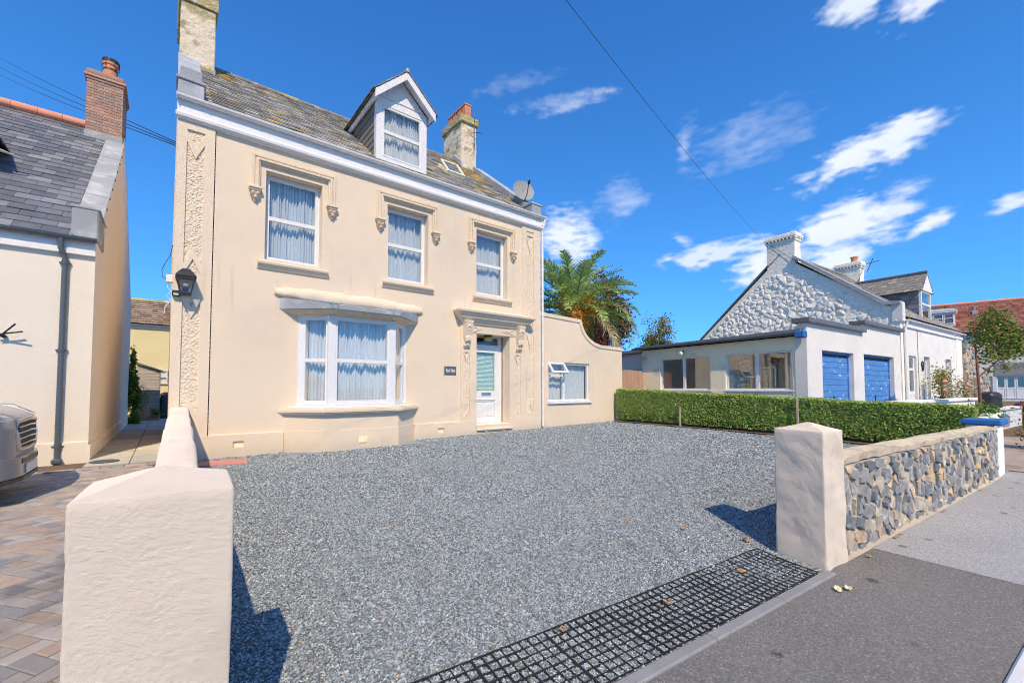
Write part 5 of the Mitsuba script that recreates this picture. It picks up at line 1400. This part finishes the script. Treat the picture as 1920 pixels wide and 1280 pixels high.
def white_chimney(a0, a1, b0, b1, z0, z1, pot):
    k = part(C, 'chimney', G(bx(a0 + .01, a1 - .01, b0 + .01, b1 - .01, z0, z1)), 'm_white_brick')
    rows = int((z1 - z0) / .10)
    rng = np.random.default_rng(int(a0 * 10))
    for j in range(rows):
        z = z0 + j * .10
        n_ = 6
        for q in range(n_ + (j % 2)):
            u0 = b0 + (b1 - b0) * (q - .5 * (j % 2)) / n_; u1 = u0 + (b1 - b0) / n_
            u0, u1 = max(u0, b0), min(u1, b1)
            part(k, 'brick', G(cb(a0 - .006 * rng.random(), a0 + .06, u0 + .003, u1 - .003, z + .003, z + .097, .007)), 'm_white_brick')
    part(k, 'oversail', G(cat([cb(a0 - .04, a1 + .04, b0 - .04, b1 + .04, z1, z1 + .09, .01), cb(a0 - .10, a1 + .10, b0 - .10, b1 + .10, z1 + .17, z1 + .30, .015), cb(a0 - .06, a1 + .06, b0 - .06, b1 + .06, z1 + .30, z1 + .40, .03)])), 'm_white_brick')
    n_ = 9
    for q in range(n_):
        b = b0 - .08 + (b1 - b0 + .06) * q / (n_ - 1)
        part(k, 'dentil', G(cb(a0 - .09, a0 + .1, b, b + .075, z1 + .09, z1 + .17, .008)), 'm_white_brick')
    for q in range(4):
        a = a0 - .05 + (a1 - a0) * q / 3
        part(k, 'dentil', G(cb(a, a + .075, b0 - .09, b0 + .1, z1 + .09, z1 + .17, .008)), 'm_white_brick')
    if pot:
        part(k, 'chimney_pot', lathe([(0, 0), (.16, 0), (.15, .25), (.18, .28), (.18, .36), (.12, .36), (.11, 0)], gpt((a0 + a1) / 2, b0 + .35, z1 + .38), 18), 'm_terracotta', smooth=40)
    return k


white_chimney(A0 + .0, A0 + .62, 3.72, 4.98, 6.9, 8.58, False)
k2 = white_chimney(15.75, 16.35, 3.62, 4.80, 7.2, 8.40, True)
part(k2, 'aerial', G(cat([tube([(16.5, 3.55, 8.2), (16.7, 3.3, 9.0)], .02, 5), tube([(15.7, 3.7, 7.6), (15.9, 3.5, 8.5)], .012, 5), tube([(16.3, 3.5, 8.65), (17.3, 3.2, 8.95)], .02, 5)])), 'm_black')
# dormer of the cottage
D0, D1, DB = 13.15, 14.65, .5
dmc = part(C, 'dormer', G(cat([ringframe(D0, D1, 4.80, 6.22, .10, DB, DB + .1, [(D0 + .08, 5.52, D1 - .08, 5.60)]), slaby(Polygon([(D0 - .12, 6.20), (D1 + .12, 6.20), ((D0 + D1) / 2, 7.08)]), DB - .06, DB + .04)])), 'm_white_paint')
part(dmc, 'pane', G(tm([[D0 + .1, DB + .05, 4.9], [D1 - .1, DB + .05, 4.9], [D1 - .1, DB + .05, 6.15], [D0 + .1, DB + .05, 6.15]], [[0, 1, 2, 3]])), 'm_glass')
part(dmc, 'cheek', G(slabx(Polygon([(DB + .1, 4.85), (DB + .1, 6.22), (2.2, 6.22)]), D0 + .02, D0 + .06)), 'm_joint')
part(dmc, 'cheek', G(slabx(Polygon([(DB + .1, 4.85), (DB + .1, 6.22), (2.2, 6.22)]), D1 - .06, D1 - .02)), 'm_cheek_slate')
for j in range(6):
    z = 4.90 + j * .225
    ye = .0 + (z + .2 - 4.42) / .82
    n_ = max(1, int((ye - DB) / .38 + .5))
    for q in range(n_):
        u0, u1 = DB + .08 + (ye - DB - .08) * q / n_ + .004, DB + .08 + (ye - DB - .08) * (q + 1) / n_ - .004
        part(dmc, 'cheek_slate', G(hull([[D0 + .015 - (.025 if zz == z else .006) * e, yy, zz] for e in (0, 1) for yy in (u0, u1) for zz in (z, min(z + .24, 6.22))])), f'm_slate{(j + q) % 3}')
DM = (D0 + D1) / 2
for s in (-1, 1):
    w_ = (D1 - D0) / 2 + .16
    ln = math.hypot(w_, .95)
    Md = MG @ frame((DM + s * w_, DB - .08 if s > 0 else 4.1, 6.16), (0, s, 0), (-s * w_ / ln, 0, .95 / ln), (s * .95 / ln, 0, w_ / ln))
    sl = slates(0, 3.7, ln, .30, .2, Md, 24, .014, .003, lambda u, v: (6.16 + v * .95 / ln) < 4.45 + .82 * ((DB - .08 + u) if s > 0 else (4.1 - u)) - .04)
    part(dmc, 'roof_slate', cat([m for _, _, m in sl] + [G(tm([[DM, DB - .06, 7.10], [DM + s * w_, DB - .06, 6.15], [DM + s * w_, 2.2, 6.15], [DM, 3.3, 7.10]], [[0, 1, 2, 3]]))]), 'm_old_slate', kind='stuff')
part(dmc, 'ridge', G(cat([tube([(DM, DB - .08 + k * .68, 7.14), (DM, DB + .58 + k * .68, 7.14)], .085, 8) for k in range(5)])), 'm_slate0', smooth=40)

w = thing('overhead_wire', 'long dark wire crossing the sky to the cottage chimney', 'wire')
a, b = gpt(A0 - .02, 4.97, 8.75), EYE + np.array([4.116, 4.178, 5.42]) * 1.0
b = EYE + 6.0 * (FW + (1030 - 960) / 808.9 * np.array([math.cos(YAW), -math.sin(YAW), 0]) - (-40 - 696) / 808.9 * np.cross([math.cos(YAW), -math.sin(YAW), 0], FW))
part(w, 'cable', tube([a + (b - a) * t - np.array([0, 0, .22]) * 4 * t * (1 - t) for t in np.linspace(0, 1.6, 40)], .0048, 5), 'm_black')
part(w, 'stay', tube([a, gpt(A0 - .05, 3.75, 7.6)], .008, 4), 'm_black')

# low white garden walls in front of the cottage, plants, pier
gw = put('garden_wall', G(cat([cb(3.0, 12.3, -1.25, -1.0, -.1, 1.06, .01), cb(2.9, 12.4, -1.32, -.93, 1.06, 1.17, .02)])), 'm_white_wall', label='low white garden wall in front of the cottage door', cat='wall')
gw = put('garden_wall', G(cat([cb(7.6, 14.5, -2.25, -2.0, -.2, .72, .01), cb(7.5, 14.6, -2.32, -1.93, .72, .81, .02)])), 'm_grey_render', label='grey garden wall with white cap behind the blue capped pillar', cat='wall')
rng = np.random.default_rng(61)
pr = thing('stone_pier', 'rough rubble stone pier at the right corner of the cottage', 'pier')
part(pr, 'core', G(bx(17.25, 20.0, -.05, .3, .3, 3.9)), 'm_mortar')
part(pr, 'core', G(bx(18.2, 20.4, -.35, -.05, .3, 2.1)), 'm_mortar')
for poly, b_ in ((sbox(17.25, 1.0, 20.0, 4.0), -.05), (sbox(18.2, .5, 20.4, 2.2), -.35)):
    for r in cells(poly, .46, .26, 62, .02, .5):
        part(pr, 'stone', G(stone(r, lambda u, v, h: np.stack([u, b_ - np.asarray(h) + 0 * u, v], -1), .08 + .06 * rng.random(), rng, .02, .03)), f'm_stone{rng.choice([1, 2, 3, 5, 4])}')
gtl = gpt(8.6, -1.55, 0)
GT = thing('garden_tree', 'small leafy tree with reddish trunk in front of the red roofed building', 'tree')
tb = np.array([20.15, -8.30, 0])
part(GT, 'trunk', cat([tube([tb + (0, 0, .4), tb + (.02, .03, 1.5), tb + (-.02, .05, 2.2), tb + (.05, .1, 3.4)], (.05, .038, .032, .015), 8), tube([tb + (0, .05, 1.9), tb + (.5, -.5, 2.6), tb + (.9, -.9, 3.1)], (.025, .018, .01), 6)]), mat('m_red_bark', (.22, .10, .07), .9, .1), smooth=40)
rng = np.random.default_rng(63)
view = np.array([.78, -.62, 0])
cl = []
for (u, z, r_) in ((-.15, 3.55, .38), (.35, 3.7, .42), (.75, 3.75, .40), (-.25, 3.1, .35), (.25, 3.15, .5), (.85, 3.25, .5), (1.35, 3.3, .42), (1.75, 3.1, .36), (1.55, 2.75, .34), (-.05, 2.6, .3), (.55, 2.7, .4), (1.05, 2.7, .4), (.05, 2.15, .16), (.95, 2.2, .16), (1.9, 2.85, .22), (.3, 4.0, .2)):
    m_ = int(230 * (r_ / .4) ** 2)
    d_ = rng.normal(size=(m_, 3)); d_ /= np.linalg.norm(d_, axis=1, keepdims=True)
    cl.append(tb + view * (u * .62 + .25) + np.array([0, 0, z]) + d_ * (r_ * .95 * rng.random((m_, 1)) ** .5))
P = np.vstack(cl)
part(GT, 'crown', leaves(P, .12, rng, .5), 'm_leaf', color=leafcol(len(P), [(.16, .27, .06), (.12, .21, .05), (.22, .32, .08), (.27, .33, .09), (.40, .24, .10)], rng, .35), kind='stuff')
rb = thing('rose_bush', 'rose bush with pink blooms against the white cottage wall', 'rose bush')
rp = gpt(10.9, -.55, 0)
P = rp + np.vstack([rng.normal(size=(420, 3)) * (.36, .16, .22) + (0, 0, 2.0), rng.normal(size=(500, 3)) * (.30, .16, .42) + (.1, 0, 1.35)])
part(rb, 'foliage', leaves(P, .12, rng), 'm_leaf', color=leafcol(len(P), [(.18, .27, .07), (.28, .32, .10), (.36, .28, .12)], rng), kind='stuff')
for k in range(9):
    q = rp + (rng.normal() * .3, -.12, 1.35 + rng.random() * .75)
    part(rb, 'bloom', lump(q[0] - .06, q[0] + .06, q[1] - .06, q[1] + .06, q[2] - .05, q[2] + .05, .045, .02, 20, 0, 3, k, .01), 'm_rose', smooth=True)
part(rb, 'stem', cat([tube([rp + (0, 0, .6), rp + (.1 * k - .2, 0, 1.3), rp + (.16 * k - .3, 0, 2.0)], .015, 6) for k in range(5)]), 'm_bark')
rb = thing('rose_bush', 'straggly pale flowering bush right of the pink roses by the cottage', 'rose bush')
rp = gpt(14.6, -.55, 0)
P = rp + rng.normal(size=(700, 3)) * (.8, .16, .30) + (0, 0, 1.45)
part(rb, 'foliage', leaves(P, .12, rng), 'm_leaf', color=leafcol(len(P), [(.20, .27, .09), (.45, .37, .26), (.55, .44, .36)], rng), kind='stuff')
for k in range(7):
    q = rp + (rng.normal() * .6, -.12, 1.35 + rng.random() * .45)
    part(rb, 'bloom', lump(q[0] - .06, q[0] + .06, q[1] - .06, q[1] + .06, q[2] - .05, q[2] + .05, .045, .02, 20, 0, 3, k, .01), 'm_rose', smooth=True)
part(rb, 'stem', cat([tube([rp + (0, 0, .6), rp + (.2 * k - .4, 0, 1.3), rp + (.26 * k - .5, 0, 1.7)], .015, 6) for k in range(5)]), 'm_bark')
bq = thing('covered_barbecue', 'rounded barbecue under a black cover behind the garden wall', 'barbecue')
bo = np.array([25.3, -8.2, 0])
part(bq, 'cover', mv(lump(-.30, .30, -.25, .25, .5, 1.42, .18, .03, 2, 0, 5, 5), frame(bo, (.78, -.62, 0), (.62, .78, 0))), 'm_black', smooth=50)
part(bq, 'wheel', mv(lathe([(0, -.03), (.12, -.03), (.12, .03), (0, .03)], (0, 0, 0), 16), frame(bo + (-.1, -.4, .42), (1, 0, 0), (0, 0, 1), (0, -1, 0))), 'm_tyre')
bt = thing('rusty_fire_bowl', 'rusty round bowl on thin black legs at the right edge', 'bowl')
bo = np.array([20.6, -9.25, 0])
part(bt, 'bowl', lathe([(0, 1.18), (.15, 1.16), (.28, 1.08), (.30, 1.02), (.27, 1.02), (.14, 1.10), (0, 1.12)], bo, 20), mat('m_rust', (.20, .07, .06), .8, .2), smooth=50)
for s in (-1, 1):
    part(bt, 'leg', tube([bo + (s * .12, s * -.1, .3), bo + (s * .12, s * -.1, 1.08)], .02, 6), 'm_black')
P = np.array([17.2, -9.75, .55]) + rng.normal(size=(1600, 3)) * (.25, .25, .38)
eb = thing('garden_shrub', 'green leafy shrub at the right edge beyond the blue capped pillar', 'shrub')
part(eb, 'foliage', leaves(P, .10, rng), 'm_leaf', color=leafcol(len(P), GREEN + [(.3, .25, .08)], rng), kind='stuff')
part(eb, 'stem', cat([tube([(17.2, -9.75, -.1), (17.1 + .1 * k, -9.75, .7)], .015, 6) for k in range(4)]), 'm_bark')
P = np.array([19.85, -8.35, .82]) + rng.normal(size=(420, 3)) * (.22, .2, .14)
eb = thing('garden_shrub', 'bright green low plants at the foot of the small garden tree', 'shrub')
part(eb, 'foliage', leaves(P, .12, rng), 'm_leaf', color=leafcol(len(P), GREEN + [(.18, .28, .05)], rng), kind='stuff')
part(eb, 'stem', cat([tube([(19.85 + .08 * k, -8.35, .1), (19.85 + .11 * k, -8.35, .8)], .012, 6) for k in range(-2, 3)]), 'm_bark')
put('neighbour_drive', grid(12.4, 21, 0, 1, 30, 24, lambda u, v: (u, Y_EDGE(u) - 1.0 + v * 3.2, (lambda s: np.maximum(.012, np.minimum(zg(u, Y_EDGE(u) + s) * np.clip((s - .3 - 1.4 * (u > 12.9)) / 1.6, .05, 1) + np.clip((u - 12.6) / 3, 0, 1) * .30 * np.clip((s - 2.3) / 1.4, 0, 1), .72) + .012))(np.maximum(v * 3.2 - 1.0, 0)))), 'm_paver0', kind='structure')
for k in range(3):
    q = np.array([18.6 + k * 1.1, -8.35 - .15 * k, .62])
    put('rockery_stone', lump(q[0] - .22, q[0] + .22, q[1] - .2, q[1] + .2, q[2] - .3, q[2] + .12 + .05 * (k % 2), .12, .07, 3, 0, 4, 70 + k), 'm_white_stone', smooth=40, label=('left', 'middle', 'right')[k] + ' pale boulder of the rockery beyond the grey garden wall', cat='rock', group='rockery boulders')

# ------------------------------------------------------------------ red roofed building at the right edge
R_ = thing('red_roof_building', 'white two storey building with red tiled roof at right edge', 'building')
ta = math.radians(10)
MRD = frame((46.63, -8.68, 0), (math.sin(ta), -math.cos(ta), 0), (math.cos(ta), math.sin(ta), 0))     # x to the right along the front, y into the building
Q = lambda m: mv(m, MRD)
hl_ = [sbox(-.45, 4.47, 1.5, 5.28), sbox(-2.15, 1.2, -1.60, 2.45), sbox(-1.42, .8, 6, 2.50)]
part(R_, 'wall', Q(cat([slaby(sbox(-9, .3, 8, 5.6).difference(unary_union(hl_)), 0, .3), bx(-9, 8, 5, 5.1, .3, 5.6)])), 'm_white_wall')
part(R_, 'lintel', Q(bx(-1.5, 8, -.05, .0, 2.50, 2.95)), 'm_concrete')
rng = np.random.default_rng(90)
part(R_, 'stone_band', Q(bx(-1.5, 3, -.02, -.002, 2.95, 3.42)), 'm_mortar')
for r in cells(sbox(-1.5, 2.97, 1.2, 3.40), .22, .12, 91, .012, .5):
    part(R_ + '__stone_band', 'stone', Q(stone(r, lambda u, v, h: np.stack([u, -.02 - np.asarray(h) + 0 * u, v], -1), .03, rng, .015, .015)), f'm_stone{rng.choice([1, 4, 5])}')
for x0, x1, z0, z1 in ((-.45, .25, 4.47, 5.28), (.25, 1.0, 4.47, 5.28)):
    k = part(R_, 'window', Q(ringframe(x0, x1, z0, z1, .06, .1, .16)), 'm_pvc')
    part(k, 'pane', Q(tm([[x0, .13, z0], [x1, .13, z0], [x1, .13, z1], [x0, .13, z1]], [[0, 1, 2, 3]])), 'm_glass')
k = part(R_, 'window', Q(ringframe(-2.15, -1.60, 1.2, 2.45, .07, .1, .16)), 'm_pvc')
part(k, 'pane', Q(tm([[-2.15, .13, 1.2], [-1.6, .13, 1.2], [-1.6, .13, 2.45], [-2.15, .13, 2.45]], [[0, 1, 2, 3]])), 'm_glass')
for q in range(6):
    x0 = -1.42 + q * .47
    k = part(R_, 'folding_door', Q(cat([ringframe(x0 + .01, x0 + .46, .85, 2.49, .07, .1, .16, [(x0 + .05, 1.55, x0 + .42, 1.65)]), bx(x0 + .08, x0 + .39, .12, .14, .9, 1.56)])), 'm_pvc')
    part(k, 'pane', Q(tm([[x0 + .07, .13, 1.6], [x0 + .40, .13, 1.6], [x0 + .40, .13, 2.42], [x0 + .07, .13, 2.42]], [[0, 1, 2, 3]])), 'm_glass')
part(R_, 'gutter', Q(cat([gutter(-9, 8, -.35, 5.62, .08), bx(-9, 8, -.28, .0, 5.45, 5.62)])), 'm_dark_pipe', smooth=30)
rr = part(R_, 'roof', Q(tm([[-9, -.4, 5.62], [8, -.4, 5.62], [8, 4.0, 8.36], [-9, 4.0, 8.36]], [[0, 1, 2, 3]])), 'm_joint')
ar = math.atan2(2.74, 4.4)
MT = MRD @ frame((0, -.42, 5.63), (1, 0, 0), (0, math.cos(ar), math.sin(ar)), (0, -math.sin(ar), math.cos(ar)))
sl = slates(-3.6, 1.8, 5.2, .19, .20, MT, 33, .03, .006, None, 1.2)
part(rr, 'roof_tile', cat([m for _, _, m in sl]), 'm_red_tile', kind='stuff')
part(rr, 'ridge', Q(tube([(-9, 4, 8.40), (8, 4, 8.40)], .12, 8)), 'm_ridge')
part(rr, 'roof_vent', Q(cat([cb(-2.25, -1.95, 2.2, 2.5, 7.25, 7.55, .02), tube([(-2.1, 2.35, 7.5), (-2.1, 2.35, 7.9)], .05, 8)])), 'm_lead')
fd = part(R_, 'flat_dormer', Q(cat([bx(-4.6, -3.30, .6, 3.2, 6.2, 7.40), cb(-4.7, -3.15, .45, 3.3, 7.36, 7.46, .02)])), 'm_white_wall')
part(fd, 'roof', Q(hull([[-4.7, .45, 7.46], [-3.15, .45, 7.46], [-4.7, 3.3, 8.0], [-3.15, 3.3, 8.0], [-4.7, .45, 7.50], [-3.15, .45, 7.50], [-4.7, 3.3, 8.05], [-3.15, 3.3, 8.05]])), 'm_lead')
for q in range(2):
    x0 = -4.5 + q * .58
    k = part(fd, 'window', Q(ringframe(x0, x0 + .54, 6.5, 7.25, .05, .55, .61, [(x0, 6.9, x0 + .54, 6.95)])), 'm_pvc')
    part(k, 'pane', Q(tm([[x0, .58, 6.5], [x0 + .54, .58, 6.5], [x0 + .54, .58, 7.25], [x0, .58, 7.25]], [[0, 1, 2, 3]])), 'm_slate0')

# ------------------------------------------------------------------ fence, palm, trees
fe = thing('board_fence', 'weathered reddish brown board fence at the right end of the wing', 'fence')
for k in range(15):
    x = 13.55 + k * .10
    zt = 2.20 + .07 * math.sin(k / 14 * PI)
    part(fe, 'board', cb(x + .003, x + .097, .60, .622, .3, zt, .005), 'm_wood_red')
part(fe, 'rail', cat([bx(13.55, 15.05, .623, .67, z, z + .09) for z in (.8, 1.9)]), 'm_wood_red')
far_b = thing('far_flat_building', 'small grey flat roofed building far behind the lean-to', 'building')
part(far_b, 'wall', cat([bx(26.5, 34, 14, 20, 0, 4.6)]), 'm_grey_render')
part(far_b, 'roof_edge', bx(26.3, 34.2, 13.8, 20.2, 4.6, 4.85), 'm_lead')

PT = thing('palm_tree', 'tall date palm with orange fruit behind the swept wing wall', 'palm tree')
pc_ = np.array([16.1, 5.3, 0]); CH = 5.25
tr = []
for z in np.arange(.2, CH, .09):
    r = .34 + .05 * math.sin(z * 9)
    tr.append((r + .05 * ((z * 11.1) % 1), z))
part(PT, 'trunk', lathe(tr + [(.2, CH + .3), (0, CH + .4)], pc_, 18), 'm_bark')
rng = np.random.default_rng(99)


def frond(az, el0, L, droop, seed, dry=False):
    r = np.random.default_rng(seed)
    n = 26
    h = np.array([math.cos(az), math.sin(az), 0])
    sd_ = np.array([-math.sin(az), math.cos(az), 0])
    pts, e, p = [], el0, pc_ + np.array([0, 0, CH + .15]) + h * .18
    for i in range(n):
        pts.append(p.copy()); p = p + (h * math.cos(e) + np.array([0, 0, math.sin(e)])) * L / n
        e -= droop / n * (.45 + 1.5 * i / n)
    pts = np.array(pts)
    ms = [tube(pts, np.linspace(.032, .006, n), 5)]
    V, F, Cc = [], [], []
    m = 62
    for i in range(m):
        t = .10 + .89 * i / m
        k = t * (n - 1); a = int(k); w = k - a
        q = pts[a] * (1 - w) + pts[min(a + 1, n - 1)] * w
        d = pts[min(a + 1, n - 1)] - pts[max(a - 1, 0)]; d /= np.linalg.norm(d) + 1e-9
        up = np.cross(d, sd_)
        up = up if up[2] > 0 else -up
        l = L * .17 * (math.sin(PI * min(1, t * .92 + .06)) ** .55) * (.85 + .3 * r.random())
        for s in (-1, 1):
            dirv = d * .75 + sd_ * s * .78 + up * (.42 + .2 * r.normal()) - np.array([0, 0, .12])
            dirv += r.normal(size=3) * (.10 if not dry else .28); dirv /= np.linalg.norm(dirv)
            wv = np.cross(dirv, up); wv /= np.linalg.norm(wv) + 1e-9
            wd = .027
            tip = q + dirv * l - np.array([0, 0, l * (.16 if not dry else .4)])
            mid = q + dirv * l * .5
            b = len(V)
            V += [q - wv * wd * .6, q + wv * wd * .6, mid + wv * wd, tip, mid - wv * wd]
            F += [[b, b + 1, b + 2], [b, b + 2, b + 4], [b + 4, b + 2, b + 3]]
    lm = tm(V, F)
    c = np.array([.31, .43, .15]) if not dry else np.array([.48, .41, .27])
    base_ = np.array([.12, .19, .06]) if not dry else c
    cols = np.vstack([np.tile([.20, .20, .09], (len(ms[0].vertices), 1)), np.repeat(np.where(r.random((len(V) // 5, 1)) < .2, c * 1.6, c) * (.7 + .6 * r.random((len(V) // 5, 1))), 5, 0)])
    return cat([ms[0], lm]), cols


NF = 58
for i in range(NF):
    az = i * 2.39996 + .3 * rng.normal()
    t = i / (NF - 1)
    el = math.radians(86 - 104 * t ** .95)
    L = 3.25 + .55 * rng.random() - .25 * (t > .85)
    m_, c_ = frond(az, el, L, math.radians(42 + 42 * rng.random() + 14 * t), 100 + i, dry=(t > .90))
    part(PT, 'frond', m_, 'm_leaf', color=c_)
for k, az in enumerate((-2.9, -2.5, -2.15, -1.8, -1.35, -2.3, -1.6)):
    h = np.array([math.cos(az), math.sin(az), 0])
    o = pc_ + h * (1.05 + .25 * (k % 3)) + np.array([0, 0, CH + .35 - .50 * (k % 3)])
    P = o + rng.normal(size=(330, 3)) * (.19, .19, .30)
    fc = part(PT, 'fruit_cluster', leaves(P, .10, rng, .6), 'm_leaf', color=leafcol(330, [(.75, .40, .06), (.68, .30, .05), (.80, .52, .12)], rng), kind='stuff')


def tree(name, label, base_, H, crown, n, size, cols, seed, catg='tree', trunk_r=.18, nb=8, spread=.16, ncl=60):
    rng = np.random.default_rng(seed)
    k = thing(name, label, catg)
    base_ = np.asarray(base_, float); c = np.asarray(crown[0], float); R = np.asarray(crown[1], float)
    d = rng.normal(size=(ncl, 3)); d /= np.linalg.norm(d, axis=1, keepdims=True)
    cl = c + d * R * (rng.random((ncl, 1)) ** .42)
    tr = [tube([base_, (base_ * .5 + c * .5) * [1, 1, 1] + rng.normal(size=3) * .05, c + [0, 0, R[2] * .3]], (trunk_r, trunk_r * .7, trunk_r * .25), 8)]
    for q in cl[:nb * 3]:
        s = base_ + (c - base_) * (.55 + .4 * rng.random())
        tr.append(tube([s, (s + q) / 2 + rng.normal(size=3) * .08, q], (trunk_r * .3, trunk_r * .2, trunk_r * .06), 5))
    part(k, 'trunk', cat(tr), 'm_bark', smooth=40)
    w = rng.integers(0, ncl, n)
    P = cl[w] + rng.normal(size=(n, 3)) * R * spread
    part(k, 'crown', leaves(P, size, rng, .6), 'm_leaf', color=leafcol(n, cols, rng, .4), kind='stuff')
    return k


tree('copper_tree', 'dark purple leaved tree standing behind the date palm', (22.3, 8.1, 0), 8, ((22.1, 8.3, 6.0), (1.75, 1.7, 3.1)), 7500, .19, [(.20, .075, .08), (.14, .055, .065), (.28, .10, .10), (.12, .10, .06), (.36, .15, .11)], 7, spread=.13, ncl=90)
tree('autumn_tree', 'sparse small tree with browning leaves above the lean-to roof', (28.4, 8.2, 0), 6, ((28.3, 8.3, 5.75), (1.15, 1.15, 1.45)), 1500, .15, [(.22, .27, .08), (.40, .27, .10), (.45, .30, .08), (.15, .20, .06)], 8, trunk_r=.12, spread=.16, ncl=46)
tree('evergreen_tree', 'green tree tops showing just left of the cottage gable', (26.0, .6, 0), 7, ((25.6, 1.0, 5.3), (.75, .75, 1.35)), 700, .17, [(.12, .19, .06), (.17, .25, .08), (.24, .24, .12)], 9, trunk_r=.14, spread=.12, ncl=40)
tree('distant_tree', 'dark green rounded tree far off between the palm and lean-to', (44, 19, 0), 6, ((44, 19, 6.0), (2.6, 2.6, 1.3)), 3500, .3, [(.11, .17, .06), (.15, .21, .09)], 10, trunk_r=.2, spread=.15, ncl=40)
